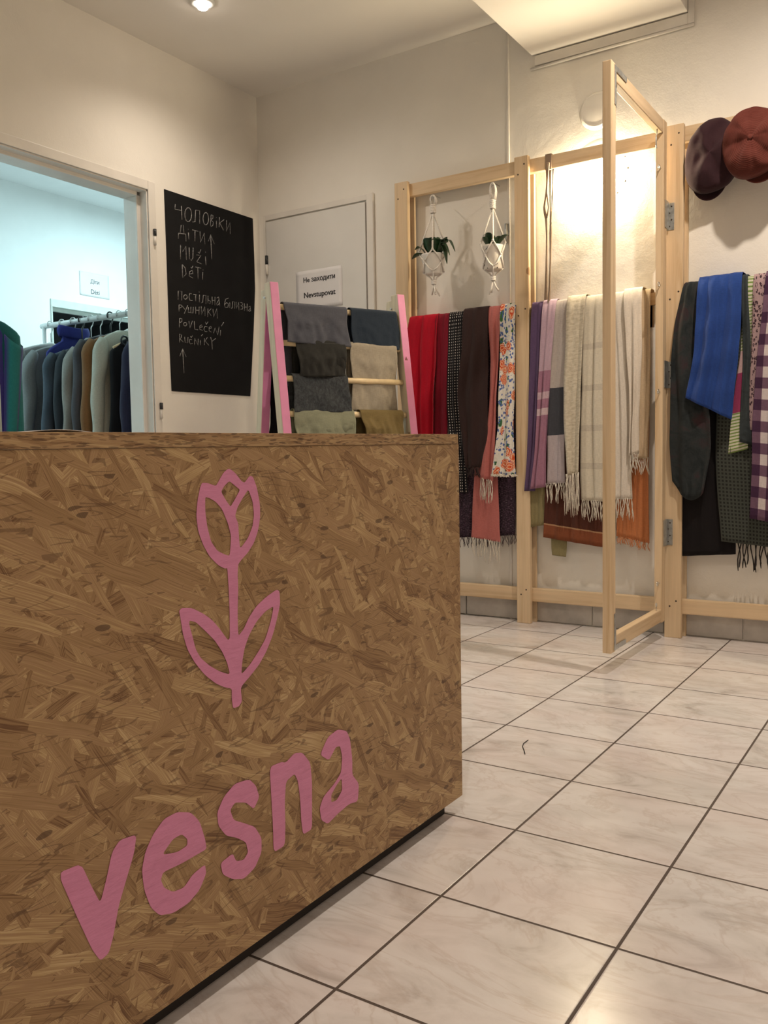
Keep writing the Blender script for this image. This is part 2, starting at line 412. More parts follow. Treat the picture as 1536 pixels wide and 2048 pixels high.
struct(MB().box((sx - .006, YB - .011, 0), (sx + .006, YB, H - .001), bev=.003).build('trim_1', FRAMEP), 'narrow upright plaster ridge on the back wall left of the pine post', 'wall trim')
# skirting tiles along the back wall
m = MB(); x = XL + .002
while x < XR - .01:
    e = min(x + 0.302, XR); m.box((x, YB - .012, 0.004), (e - .003, YB - .0035, 0.118), bev=.0015); x += 0.305
struct(m.build('baseboard_back', SKIRT), 'grey tile skirting along the foot of the back wall', 'baseboard')
# boxed soffit under the ceiling, with the wall strip beneath it
struct(MB().box((-1.544, 2.30, 2.452), (-0.893, YB - .004, H), bev=.002).build('trim_2', SOFF), 'lowered white ceiling box against the back wall', 'ceiling box')
m = MB(); m.box((-1.53, YB - .018, 2.405), (-0.8915, YB - .004, 2.446), bev=.003); m.box((-0.892, YB - .018, 2.405), (-0.868, YB - .004, H - .002), bev=.003)
m.tube([(-1.55, YB - .012, 2.396), (-1.2, YB - .014, 2.398), (-0.868, YB - .012, 2.400)], .006, 6)
struct(m.build('trim_3', FRAMEP), 'narrow cream strip on the wall under the ceiling box', 'wall trim')

# door_1 : steel frame of the open doorway
m = MB()
cw, pr = 0.042, 0.006
m.box((XL - .02, DY1, 0), (XL + pr, DY1 + cw, DZ + cw), bev=.003); m.box((XL - .02, DY0 - cw, 0), (XL + pr, DY0, DZ + cw), bev=.003)
m.box((XL - .02, DY0, DZ), (XL + pr, DY1, DZ + cw), bev=.003)
d1 = struct(m.build('door_1', FRAMEP), 'cream steel frame of the open doorway in the left wall', 'door frame')
m = MB()
m.box((XL - .045, DY1 - .006, 0), (XL - .002, DY1, DZ - .004)); m.box((XL - .058, DY1 - .026, 0), (XL - .045, DY1, DZ - .020), bev=.003)
m.box((XL - WT - .004, DY1 - .020, 0), (XL - .058, DY1, DZ - .020), bev=.002)
m.box((XL - .045, DY0, DZ - .006), (XL - .002, DY1 - .006, DZ)); m.box((XL - WT - .004, DY0, DZ - .022), (XL - .045, DY1 - .020, DZ), bev=.003)
m.box((XL - WT - .004, DY0, 0), (XL - .045, DY0 + .02, DZ - .022), bev=.003)
m.build('jamb_lining', FRAMEP, d1)
for px, py in ((310, 468), (323, 815)):
    p = at(px, py, X=XL + .012)
    hb = MB().tube([p + Vector((0, 0, -.008)), p + Vector((0, 0, .022))], .0075, 10).build('hinge_pin', BLACKP, d1)
    MB().tube([p + Vector((-.002, 0, -.05)), p + Vector((-.002, 0, -.008))], .007, 10).build('hinge_sleeve', FRAMEP, d1)

# door_2 : flush white door in the back wall with its hinge and printed notice
a, b_ = at(532, 435.7, Y=YB), at(742.4, 392, Y=YB)
dx0, dx1, dzt = a.x, b_.x, 2.008
d2 = struct(MB().box((dx0 + .006, YB - .012, .012), (dx1 - .03, YB - .003, dzt - .022), bev=.003).build('door_2', DOORP), 'flat greyish white door in the back wall left of the rack', 'door')
m = MB(); m.box((dx1 - .020, YB - .016, 0), (dx1 + .018, YB - .001, dzt + .014), bev=.003); m.box((dx0 - .012, YB - .010, 0), (dx0 + .003, YB - .001, dzt + .014), bev=.002)
m.box((dx0 + .003, YB - .010, dzt - .014), (dx1 - .020, YB - .001, dzt + .014), bev=.003); m.build('frame', FRAMEP, d2)
MB().box((dx1 - .030, YB - .006, 0), (dx1 - .020, YB - .002, dzt - .024)).build('shadow_gap', plain('painted gap shade', (0.30, 0.27, 0.24), 0.8), d2)  # dark strip painted in for the shade of the gap beside the leaf
p = at(533, 520, Y=YB - .02)
MB().tube([p + Vector((0, 0, -.022)), p + Vector((0, 0, .022))], .008, 10).build('hinge', BLACKP, d2)
MB().tube([p + Vector((0, 0, -.075)), p + Vector((0, 0, -.024))], .007, 10).build('hinge_sleeve', FRAMEP, d2)

# the back room seen through door_1
m = MB()
ay0, ay1, az = at(100, 597, X=OX).y, at(262, 628, X=OX).y + .35, at(100, 597, X=OX).z
m.box((OX - .1, OY0, 0), (OX, ay0, OH)); m.box((OX - .1, ay1, 0), (OX, OY1, OH)); m.box((OX - .1, ay0, az), (OX, ay1, OH))
struct(m.build('wall_far', COOLWALL), 'white far wall of the back room', 'wall')
m = MB(); m.box((OX - .1, OY1, 0), (XL, OY1 + .1, OH)); m.box((OX - .1, OY0 - .1, 0), (XL - WT, OY0, OH))
struct(m.build('wall_side', COOLWALL), 'white side walls of the back room', 'wall')
struct(MB().box((OX - .1, OY0 - .1, OH), (XL - WT, OY1 + .1, OH + .1)).build('ceiling_back_room', COOLWALL), 'white ceiling of the back room', 'ceiling')
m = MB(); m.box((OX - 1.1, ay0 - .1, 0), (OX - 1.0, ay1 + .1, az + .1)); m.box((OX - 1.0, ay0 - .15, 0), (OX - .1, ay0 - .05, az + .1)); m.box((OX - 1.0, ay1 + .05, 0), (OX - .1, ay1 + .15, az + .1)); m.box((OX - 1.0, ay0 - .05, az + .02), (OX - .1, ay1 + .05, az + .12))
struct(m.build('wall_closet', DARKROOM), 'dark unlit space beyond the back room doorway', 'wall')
m = MB(); m.box((OX - .06, ay0, az - .06), (OX + .012, ay1, az), bev=.004); m.box((OX - .06, ay0, 0), (OX + .012, ay0 + .012, az - .06), bev=.003); m.box((OX - .06, ay1 - .05, 0), (OX + .012, ay1, az - .06), bev=.003)
m.box((OX - .06, ay0 + .012, az - .085), (OX - .03, ay1 - .05, az - .06))
struct(m.build('door_3', plain('pale green door frame paint', (0.62, 0.68, 0.64), 0.4, 0.03)), 'pale frame of the dark doorway in the back room', 'door frame')

# ------------------------------------------------------------------ lamps
def downlight(x, y, z, label, pw=SPOT_POWER, col=WARM, cone=164, aim=None):
    t = thing('ceiling_spotlight', (x, y, z), label, 'spotlight', 'ceiling spotlights')
    MB().lathe([(.030, -.010), (.044, -.012), (.050, -.006), (.050, 0), (.028, 0), (.028, -.004), (.030, -.010)], (x, y, z), n=32).build('ring', WHITEP, t)
    MB().lathe([(.0005, -.034), (.012, -.033), (.021, -.028), (.026, -.018), (.027, -.006), (.026, 0)], (x, y, z), n=28).build('bulb', emis('downlight bulb', col, BULB_GLOW), t)
    ld = bpy.data.lights.new('beam', 'SPOT'); ld.energy = pw; ld.color = col; ld.spot_size = radians(cone); ld.spot_blend = 1.0; ld.shadow_soft_size = .03
    lo = bpy.data.objects.new('beam', ld); C.objects.link(lo); lo.parent = t; lo.location = (0, 0, -.045)
    if aim: lo.rotation_euler = Vector((-aim[0], -aim[1], 1)).to_track_quat('Z', 'Y').to_euler()
sp = at(405, 3, Z=H)
downlight(sp.x, sp.y, H, 'glowing round ceiling spotlight near the corner of the two walls', SPOT_POWER * .40, cone=152, aim=(.10, .10))
downlight(-0.36, 2.72, H, 'warm ceiling spotlight above the right end of the scarf rack', SPOT_POWER * 1.32, cone=172)
downlight(-2.55, 0.5, H, 'warm ceiling spotlight above the wooden counter', SPOT_POWER * .65)
downlight(-0.36, 0.5, H, 'warm ceiling spotlight above the middle of the floor', SPOT_POWER * .62)
downlight(1.35, 1.6, H, 'warm ceiling spotlight near the right wall', SPOT_POWER * .18)
downlight(0.9, -1.0, H, 'warm ceiling spotlight behind the viewer', SPOT_POWER * .75)
# cool lamps of the back room
def room_lamp(x, y, pw, label):
    t = thing('ceiling_lamp', (x, y, OH), label, 'ceiling lamp', 'back room ceiling lamps')
    MB().lathe([(.0, -.05), (.17, -.05), (.175, -.04)], (x, y, OH), n=36).build('shade', emis('cool lamp glass', COOL, 8.0), t)
    MB().lathe([(.175, -.052), (.20, -.052), (.20, 0), (.0, 0)], (x, y, OH), n=36).build('base', WHITEP, t)
    ld = bpy.data.lights.new('cool_tube', 'AREA'); ld.shape = 'DISK'; ld.size = .34; ld.energy = pw; ld.color = COOL
    lo = bpy.data.objects.new('cool_tube', ld); C.objects.link(lo); lo.parent = t; lo.location = (0, 0, -.056)
room_lamp(-4.55, 4.75, COOL_POWER, 'cool white back room lamp hidden behind the blackboard wall')
room_lamp(-5.25, 1.9, COOL_POWER * .6, 'cool white back room lamp left of the doorway view')

# wall lamp behind the rack
lx, lz = -1.245, 1.905
t = thing('wall_lamp', (lx, YB - .004, lz), 'bright round wall lamp shining behind the rack top rail', 'wall lamp')
MB().lathe([(.0, -.0022), (.130, -.0021), (.143, .0)], (lx, YB - .004, lz), 'Y', 40).build('backplate', WHITEP, t)
for k in range(14):
    a = 2 * pi * k / 14
    if cos(a) < .3: continue
    MB().lathe([(.0, -.0030), (.004, -.0030), (.004, -.0018)], (lx + .115 * cos(a), YB - .004, lz + .115 * sin(a)), 'Y', 8).build('vent_hole', DARK, t)
MB().lathe([(.014, -.009), (.016, -.004), (0, -.004)], (lx, YB - .004, lz - .03), 'Y', 20).build('socket', WHITEP, t)
MB().sphere((lx, YB - .034, lz - .030), .024, sub=2).build('bulb', emis('wall lamp bulb', LAMP_WARM, WALL_LAMP_POWER), t)
vc = at(1196, 222, Y=YB)
t = thing('vent_cover', vc + Vector((0, -.004, 0)), 'round white vent cover on the wall above the lamp', 'vent cover')
MB().lathe([(.0, -.012), (.060, -.012), (.068, -.009), (.074, -.004), (.078, 0), (.0, 0)], vc + Vector((0, -.004, 0)), 'Y', 44).build('cover', WALL, t)
MB().lathe([(.062, -.0125), (.066, -.0135), (.069, -.0095)], vc + Vector((0, -.004, 0)), 'Y', 44).build('rim', WALL, t)

# ------------------------------------------------------------------ notices
def notice(name, corners, lines, label, parent_plane, thick):
    """corners: world TL, TR, BL; lines: (text, x0, y0, width, bold) as fractions of the sheet"""
    TL, TR, BL = corners; ex = (TR - TL); ez = (BL - TL); nrm = ex.normalized().cross(-ez.normalized()).normalized()
    if nrm.dot(EYE - TL) < 0: nrm = -nrm
    t = thing(name, (TL + TR) / 2, label, 'paper sign')
    m = MB(); m.grid(lambda u, v: TL + ex * u + ez * v + nrm * (thick + (.010 * max(0, .13 - v) * (1 + sin(u * 9)))), 12, 10)
    m.build('sheet', PAPER, t, solid=.0006)
    for txt, x0, y0, wd, bold in lines:
        me = text_mesh(txt, 1.0, bold)
        xs = [v.co.x for v in me.vertices]; k = wd * ex.length / (max(xs) - min(xs)); mnx = min(xs)
        o0 = TL + ex * x0 + ez * y0 + nrm * (thick + .0006); ux = ex.normalized(); uz = -ez.normalized()
        for v in me.vertices: v.co = o0 + ux * ((v.co.x - mnx) * k) + uz * (v.co.y * k) + nrm * (v.co.z) - t.location
        me.materials.clear(); me.materials.append(INK)
        o = bpy.data.objects.new('lettering', me); C.objects.link(o); o.parent = t
yb = YB - .0125
TL, TR, BL = at(592, 545, Y=yb), at(684, 537, Y=yb), at(592, 622, Y=yb)
TR.z = TL.z; BL.x = TL.x
notice('door_sign', (TL, TR, BL), [('Нe заходити', .165, .30, .69, .034), ('Nevstupovat', .17, .70, .69, .034)], 'white printed paper sign taped to the grey door', 'Y', .0008)
xf = OX + .001
TL, TR, BL = at(158, 541, X=xf), at(217, 553, X=xf), at(158, 589, X=xf)
TR.z = TL.z; BL.y = TL.y
notice('room_sign', (TL, TR, BL), [('Діти', .36, .44, .30, .01), ('Děti', .37, .88, .29, .01)], 'white paper sign above the dark doorway in the back room', 'X', .002)

# ------------------------------------------------------------------ blackboard
tb = thing('blackboard', (XL, 3.22, 1.5), 'tall black chalkboard sheet with chalk writing on the left wall', 'blackboard')
bb = chaikin([(327.8, 378.4), (504.8, 437.2), (507.8, 520), (509.4, 577), (506.5, 660), (499.9, 792.4), (343.1, 782.1), (338.5, 680), (332.5, 500)], 0)
ext = Vector((.003, 0, 0))
MB().poly([[at(x, y, X=XL + .001) for x, y in bb]], ext, Vector((1, 0, 0))).build('board', plain('matte blackboard film', (0.010, 0.010, 0.011), 0.75, 0.1, 14, spec=.15), tb)
def el(cx, cy, rx, ry, n=14): return [(cx + rx * cos(2 * pi * k / n), cy + ry * sin(2 * pi * k / n)) for k in range(n + 1)]
SA = [[(205, 270), (200, 350), (300, 372)], [(305, 300), (312, 520)], el(415, 440, 55, 115), [(485, 560), (525, 555), (535, 365), (600, 375), (600, 585)], el(700, 505, 45, 100),
 [(785, 445), (775, 620)], [(785, 445), (815, 450), (815, 495), (780, 525), (820, 560), (815, 610), (780, 635)], [(872, 540), (872, 650)], [(870, 482), (874, 488)],
 [(920, 480), (915, 640)], [(995, 520), (925, 575), (985, 690)], [(1035, 530), (1030, 705), (1090, 570), (1095, 750)],
 [(285, 740), (300, 610), (335, 610), (345, 745)], [(255, 830), (258, 740), (375, 755), (378, 870)], [(418, 730), (425, 840)], [(413, 672), (417, 678)],
 [(480, 685), (575, 710)], [(525, 700), (522, 870)], [(605, 710), (612, 885), (675, 740), (685, 915)], [(778, 765), (795, 1160)], [(740, 870), (778, 765), (838, 915)],
 [(290, 1160), (292, 930), (325, 1040), (375, 950), (385, 1170)], [(430, 970), (435, 1150), (465, 1180), (490, 1140), (495, 975)],
 [(548, 1090), (620, 1100), (555, 1195), (560, 1205), (630, 1235)], [(575, 1045), (595, 1065), (620, 1005)], [(693, 1115), (703, 1255)], [(693, 1042), (697, 1048)],
 [(318, 1245), (325, 1460), (380, 1400), (365, 1300), (318, 1245)], [(430, 1400), (490, 1390), (480, 1340), (440, 1360), (430, 1430), (490, 1465)], [(460, 1290), (470, 1310), (490, 1270)],
 [(530, 1285), (620, 1305)], [(570, 1300), (575, 1480)], [(650, 1370), (645, 1490)], [(653, 1332), (657, 1338)]]
SB = [[(180, 340), (182, 185), (245, 195), (240, 350)], el(305, 290, 30, 38), [(410, 235), (380, 230), (365, 290), (385, 350), (425, 350)], [(440, 245), (500, 255)], [(480, 250), (480, 360)],
 [(545, 250), (542, 380)], [(540, 195), (540, 215)], [(580, 390), (600, 380), (610, 260), (655, 265), (655, 410)], [(690, 270), (690, 400), (725, 405), (730, 360), (695, 345)],
 [(760, 285), (762, 420)], [(760, 350), (810, 350)], [(810, 290), (808, 430)], [(840, 310), (870, 290), (880, 330), (840, 400), (845, 430), (875, 420), (885, 370)], [(880, 340), (890, 440)],
 [(1040, 310), (990, 330), (970, 420), (985, 470), (1030, 465), (1040, 410), (1010, 385), (975, 420)], [(1062, 385), (1062, 475)], [(1085, 485), (1105, 475), (1110, 370), (1145, 375), (1145, 490)],
 [(1170, 375), (1172, 495), (1215, 385), (1218, 515)], [(1240, 385), (1275, 390), (1280, 425), (1250, 440), (1285, 460), (1280, 495), (1245, 500)], [(1310, 400), (1315, 525)], [(1312, 460), (1355, 465)], [(1360, 405), (1358, 540)],
 [(1385, 460), (1410, 450), (1415, 480), (1380, 520), (1395, 540), (1415, 520)], [(1415, 480), (1420, 540)],
 [(195, 425), (195, 540)], [(195, 425), (235, 430), (235, 465), (195, 485)], [(245, 440), (295, 500)], [(345, 435), (285, 575)], [(355, 465), (352, 550), (435, 565), (440, 460)], [(398, 460), (395, 555)],
 [(480, 460), (480, 580)], [(480, 515), (540, 520)], [(540, 455), (535, 590)], [(575, 450), (580, 595), (635, 460), (640, 615)], [(690, 490), (685, 625)], [(745, 490), (695, 540), (745, 610)], [(775, 495), (785, 635), (840, 490), (850, 655)],
 [(205, 655), (200, 810)], [(205, 655), (245, 660), (245, 710), (205, 730)], el(300, 755, 28, 30), [(365, 700), (380, 820), (425, 700)], [(455, 705), (462, 840), (520, 850)],
 [(545, 810), (595, 800), (580, 765), (550, 785), (548, 840), (595, 860)], [(680, 800), (640, 790), (620, 840), (640, 880), (675, 880)], [(645, 715), (660, 760), (690, 715)],
 [(705, 830), (750, 820), (740, 790), (710, 810), (710, 870), (750, 890)], [(785, 905), (810, 815), (855, 940), (880, 800)], [(905, 855), (900, 950)], [(960, 720), (920, 785)],
 [(205, 1065), (207, 920), (240, 935), (235, 985), (210, 1000), (270, 1060)], [(290, 970), (300, 1065), (340, 1075), (350, 975)], [(415, 1020), (380, 1010), (370, 1060), (390, 1090), (425, 1085)], [(390, 960), (405, 985), (425, 950)],
 [(460, 1110), (465, 1000), (520, 1110), (525, 1005)], [(560, 1030), (560, 1110)], [(600, 930), (575, 955)], [(630, 1000), (628, 1110)], [(680, 980), (640, 1040), (705, 1115)],
 [(735, 975), (755, 1050)], [(820, 1000), (755, 1050), (765, 1185)], [(258, 1175), (280, 1590)], [(210, 1300), (258, 1175), (318, 1310)]]
CHALK = plain('white chalk', (0.36, 0.36, 0.355), 0.9, 0.35, 220)
for st, ox_, oy_, k, cuts in ((SA, 325, 375, 8.084, (0, 12, 19, 21, 27, len(SA))), (SB, 335, 560, 8.533, (0, 14, 24, 37, 50, 62, len(SB)))):
    for i0, i1 in zip(cuts, cuts[1:]):
        m = MB()
        for s_ in st[i0:i1]: m.tube([at(ox_ + x / k, oy_ + y / k, X=XL + .0045) for x, y in s_], .0019, 5)
        m.build('chalk_lettering', CHALK, tb)

# ------------------------------------------------------------------ counter
CZB, CY0 = 0.036, -0.25
cc = at(925, 1590, Z=CZB); CX, CY1 = cc.x, cc.y
BT = .0195                                    # thickness of the top board
tR, tL = at(913.5, 868.5, X=CX), at(0, 863, X=CX)
CZT = tR.z - BT
SLOPE = (tR.z - tL.z) / (tR.y - tL.y)         # the counter top is a little out of level
def level(m, zmin=.5):
    for v in m.bm.verts:
        if v.co.z > zmin: v.co.z += (v.co.y - CY1) * SLOPE
    return m
tc = thing('shop_counter', (CX - .3, .7, 0), 'tan strand board shop counter with pink painted tulip in the foreground', 'counter')
level(MB().box((CX - .018, CY0, CZB), (CX, CY1, CZT), bev=.0008)).build('front_panel', OSB, tc)
MB().box((CX - .60, CY1 - .018, CZB), (CX - .0185, CY1 - .001, CZT), bev=.0008).build('side_panel', OSB, tc)
m = MB(); m.box((CX - .60, CY0, CZT + .0003), (CX + .001, CY1 - .004, CZT + BT), bev=.0008)
m.bm.normal_update()
for f in m.bm.faces: f.material_index = 1 if abs(f.normal.z) > .9 else 0
level(m).build('top_board', [OSB_EDGE, OSB_TOP], tc)
MB().box((CX - .56, CY0, 0), (CX - .028, CY1 - .028, CZB)).build('plinth', plain('plinth in painted shade', (0.025, 0.02, 0.018), 0.8), tc)  # recessed base coloured black for the shade in the gap below the panel
def onc(pts, k, ox_, oy_): return [at(ox_ + x / k, oy_ + y / k, X=CX + .0006) for x, y in chaikin(pts, 2)]
FL = [[(500, 65), (545, 95), (600, 165), (625, 180), (665, 125), (690, 130), (720, 210), (745, 340), (748, 450), (730, 560), (700, 650), (650, 730), (600, 785), (575, 820), (570, 900), (575, 1000), (570, 1200), (575, 1390), (620, 1330), (660, 1240), (720, 1150), (800, 1075), (880, 1020), (900, 1035), (905, 1130), (885, 1230), (850, 1370), (800, 1500), (740, 1610), (670, 1700), (610, 1770), (595, 1800), (605, 1900), (580, 1940), (535, 1955), (525, 1880), (525, 1800), (470, 1790), (400, 1760), (310, 1690), (230, 1590), (175, 1490), (140, 1370), (120, 1240), (110, 1190), (130, 1165), (210, 1165), (300, 1210), (370, 1260), (430, 1330), (495, 1420), (510, 1400), (508, 1200), (500, 1000), (490, 850), (470, 855), (420, 830), (350, 760), (300, 670), (260, 560), (245, 440), (255, 320), (275, 220), (290, 180), (330, 180), (400, 205), (420, 170), (460, 100)],
 [(315, 290), (315, 400), (330, 520), (360, 640), (410, 715), (470, 745), (510, 755), (520, 600), (495, 500), (450, 390), (400, 330), (350, 300)],
 [(505, 165), (560, 210), (590, 235), (550, 310), (515, 370), (480, 320), (440, 250), (465, 205)],
 [(655, 230), (690, 330), (700, 430), (690, 520), (650, 620), (590, 700), (580, 600), (575, 500), (550, 440), (570, 370), (610, 300)],
 [(190, 1265), (240, 1275), (310, 1340), (390, 1420), (450, 1510), (490, 1600), (510, 1690), (430, 1665), (350, 1620), (280, 1560), (240, 1490), (215, 1390), (190, 1300)],
 [(855, 1150), (790, 1190), (720, 1270), (660, 1380), (625, 1480), (605, 1600), (600, 1690), (670, 1610), (740, 1500), (790, 1410), (835, 1260)]]
LV = [[(80, 715), (185, 672), (235, 780), (272, 850), (300, 740), (325, 620), (360, 565), (435, 540), (425, 620), (390, 740), (355, 860), (330, 1000), (310, 1075), (272, 1110), (235, 1060), (170, 920)]]
LE = [[(620, 438), (680, 440), (720, 480), (745, 560), (752, 605), (700, 635), (640, 670), (555, 710), (545, 745), (560, 780), (600, 800), (650, 780), (690, 720), (745, 675), (750, 715), (720, 790), (670, 850), (600, 895), (540, 905), (500, 870), (470, 790), (460, 700), (475, 620), (510, 540), (560, 470)], [(550, 632), (600, 560), (640, 538), (665, 560), (665, 590), (620, 620)]]
LS = [[(945, 290), (975, 320), (990, 370), (965, 425), (930, 395), (880, 395), (858, 430), (875, 475), (920, 488), (970, 505), (1000, 555), (1000, 620), (970, 690), (920, 740), (870, 742), (825, 720), (815, 670), (870, 625), (885, 660), (920, 655), (940, 620), (930, 575), (890, 555), (840, 545), (805, 500), (800, 440), (830, 370), (880, 310)]]
LN = [[(1037, 235), (1090, 212), (1110, 215), (1150, 172), (1185, 170), (1220, 215), (1228, 300), (1228, 420), (1228, 515), (1188, 540), (1180, 480), (1175, 380), (1165, 300), (1150, 265), (1110, 300), (1105, 400), (1108, 500), (1105, 590), (1055, 620), (1052, 500), (1045, 380)]]
LA = [[(1265, 180), (1300, 100), (1345, 65), (1385, 72), (1400, 110), (1410, 200), (1410, 270), (1440, 310), (1435, 390), (1395, 402), (1340, 450), (1300, 492), (1270, 475), (1263, 420), (1280, 370), (1330, 310), (1360, 260), (1365, 190), (1355, 140), (1335, 145), (1305, 205)], [(1362, 285), (1365, 340), (1340, 385), (1315, 395), (1315, 360), (1340, 315)]]
def paint_mat():
    m, nt, b = new_mat('pink paint on strand board')
    v = coord(nt, 'World', (20, 14, 60), (0.4, 0, 0)); f = noise_t(nt, v, 1.0, 4, 0.6)
    L(nt, ramp(nt, f, [(0.2, (0.55, 0.20, 0.34)), (0.5, (0.62, 0.235, 0.395))]), b.inputs['Base Color'])
    gp = N(nt, 'ShaderNodeTexVoronoi'); L(nt, coord(nt, 'World', (30, 30, 75), (0.5, 0, 0)), gp.inputs['Vector']); gp.inputs['Scale'].default_value = 1.0
    b.inputs['Roughness'].default_value = 0.55; b.inputs['Specular IOR Level'].default_value = 0.3
    bump(nt, b, mth(nt, 'ADD', f, sep(nt, gp.outputs['Color'])[0]), 0.6, 0.003); return m
PP = paint_mat()
ex = Vector((.0004, 0, 0)); nx = Vector((1, 0, 0))
MB().poly([onc(p, 3.937, 330, 920) for p in FL], ex, nx).build('painted_tulip', PP, tc)
for ch in (LV, LE, LS, LN, LA): MB().poly([onc(p, 2.2588, 80, 1430) for p in ch], ex, nx).build('painted_letter', PP, tc)
# sheet of paper lying on the counter near its front edge, edge curled up
q0, q1 = at(62, 859, X=CX - .03), at(185, 861, X=CX - .03)
zt = CZT + BT + .001 + ((q0.y + q1.y) / 2 - CY1) * SLOPE
m = MB(); m.grid(lambda u, v: Vector((CX - .03 - v * .2, q0.y + (q1.y - q0.y) * u, zt + .0025 * sin(pi * u) * (1 - v))), 14, 6)
tag(m.build('paper_sheet', PAPER, solid=.0006), 'white sheet of paper lying on the counter top', 'paper')

# ------------------------------------------------------------------ pine rack
PY = 3.538                                   # front face of the posts
RY0, RY1 = PY + .024, PY + .052              # rails
tr = thing('scarf_rack', (-1.1, 3.56, 0), 'tall raw pine rack with three open bays against the back wall', 'rack')
posts = ((-2.208, -2.138, 2.018), (-1.600, -1.536, 2.018), (-0.955, -0.889, 2.012), (-0.02, 0.045, 2.012))
for k, (x0, x1, zt_) in enumerate(posts):
    po = MB().box((x0, PY, 0), (x1, PY + .024, zt_), bev=.003).build('post', WZ, tr)
    for (fx, fz) in ((.72, zt_ - .035), (.28, zt_ - .075), (.70, .150), (.32, .128), (.75, 1.372), (.25, 1.345)):
        MB().lathe([(0, -.0006), (.0035, -.0006), (.0035, .0015)], (x0 + (x1 - x0) * fx, PY, fz), 'Y', 10).build('screw', DARK, po)
    MB().box((x0 + .004, RY1, 0), (x1 + .006, YB - .013, 1.96), bev=.002).build('rear_post', WZ, tr)
for (xa, xb, zt_) in ((-2.20, -1.545, 2.010), (-1.592, -0.895, 2.006), (-0.945, 0.035, 2.006)):
    xa += .008; xb -= .008
    if xa > -2.1: xa += .035
    if xb < -0.0: xb -= .02
    MB().box((xa, RY0, zt_ - .058), (xb, RY1, zt_), bev=.003).build('top_rail', WX, tr)
    MB().box((xa, RY0, .095), (xb, RY1, .155), bev=.004).build('bottom_rail', WX, tr)
    MB().box((xa, RY0 + .004, 1.335), (xb, RY1 - .004, 1.385), bev=.004).build('hanging_rail', WX, tr)
# swing frame hinged on the third post, standing open towards the room
FX0, FX1, FY0, FY1, FZ0, FZ1 = -0.973, -0.943, 2.842, 3.505, 0.072, 2.013
m = MB()
m.box((FX0, FY0, FZ0), (FX1, FY0 + .048, FZ1), 0, .003); m.box((FX0, FY1 - .048, FZ0), (FX1, FY1, FZ1), 0, .003)
m.box((FX0 + .001, FY0 + .0485, FZ1 - .052), (FX1 - .001, FY1 - .0485, FZ1 - .002), 1, .003); m.box((FX0 + .001, FY0 + .0485, FZ0 + .004), (FX1 - .001, FY1 - .0485, FZ0 + .054), 1, .003)
sf = m.build('swing_frame', [WZ, WY], tr)
for zc, sg in ((FZ1 - .006, -1), (FZ0 + .006, 1)):
    m = MB(); m.box((FX1 + .0003, FY0 + .030, zc), (FX1 + .0025, FY0 + .046, zc + sg * .125)); m.box((FX1 + .0003, FY0 + .046, zc), (FX1 + .0025, FY0 + .155, zc + sg * .017))
    m.build('corner_bracket', STEEL, sf)
def eye_screw(p, d, up, par):
    d = Vector(d); up = Vector(up); c = Vector(p) + d * .022
    m = MB(); m.tube([Vector(p), Vector(p) + d * .013], .0018, 6)
    m.tube([c + (d * cos(a) + up * sin(a)) * .009 for a in [2 * pi * k / 14 for k in range(14)]], .0018, 6, closed=True)
    m.build('eye_screw', CHROME, par)
fxm = (FX0 + FX1) / 2 + .004
for z in (1.83, 1.39, 0.98, 0.23): eye_screw((fxm, FY1 - .048, z), (0, -1, 0), (0, 0, 1), sf)
for y in (FY0 + .075, FY1 - .085): eye_screw((fxm, y, FZ0 + .054), (0, 0, 1), (0, 1, 0), sf)
for y in (FY0 + .085, FY1 - .10):
    m = MB(); z = FZ1 - .052
    m.tube([(fxm, y, z), (fxm, y, z - .018), (fxm, y - .012, z - .03), (fxm, y - .012, z - .06), (fxm, y - .004, z - .072)], .0022, 6); m.build('hook', STEEL, sf)
for zc in (1.664, 1.05, 0.426):
    h = .052; x = -0.957
    m = MB(); m.box((x + .003, PY - .0025, zc - h), (x + .034, PY - .0003, zc + h), bev=.0008)
    m.box((FX1 - .004, FY1 + .0003, zc - h), (x - .001, FY1 + .003, zc + h))
    for j in range(5):
        m.tube([(x, PY - .008, zc - h + j * h * .4 + .001), (x, PY - .008, zc - h + (j + 1) * h * .4 - .001)], .0052, 10)
    m.box((FX1 + .0004, FY1 - .030, zc - h), (FX1 + .0026, FY1 + .024, zc + h))
    hg = m.build('hinge', STEEL, tr)
    m = MB()
    for j, dz in enumerate((-.038, -.013, .013, .038)): m.lathe([(0, -.0012), (.0032, -.0012), (.0032, .001)], (x + (.024 if j % 2 else .016), PY - .0025, zc + dz), 'Y', 8)
    m.build('screw', DARK, hg)
# old hinge left on the wall ridge
p = at(1013, 466, Y=YB - .02); rd = bpy.data.objects['trim_1']
hg = MB().box(p + Vector((-.012, .003, -.01)), p + Vector((.012, .009, .045)), bev=.002).build('hinge', STEEL, rd)
MB().tube([p + Vector((0, 0, -.045)), p + Vector((0, 0, .04))], .006, 10).build('pin', STEEL, hg)

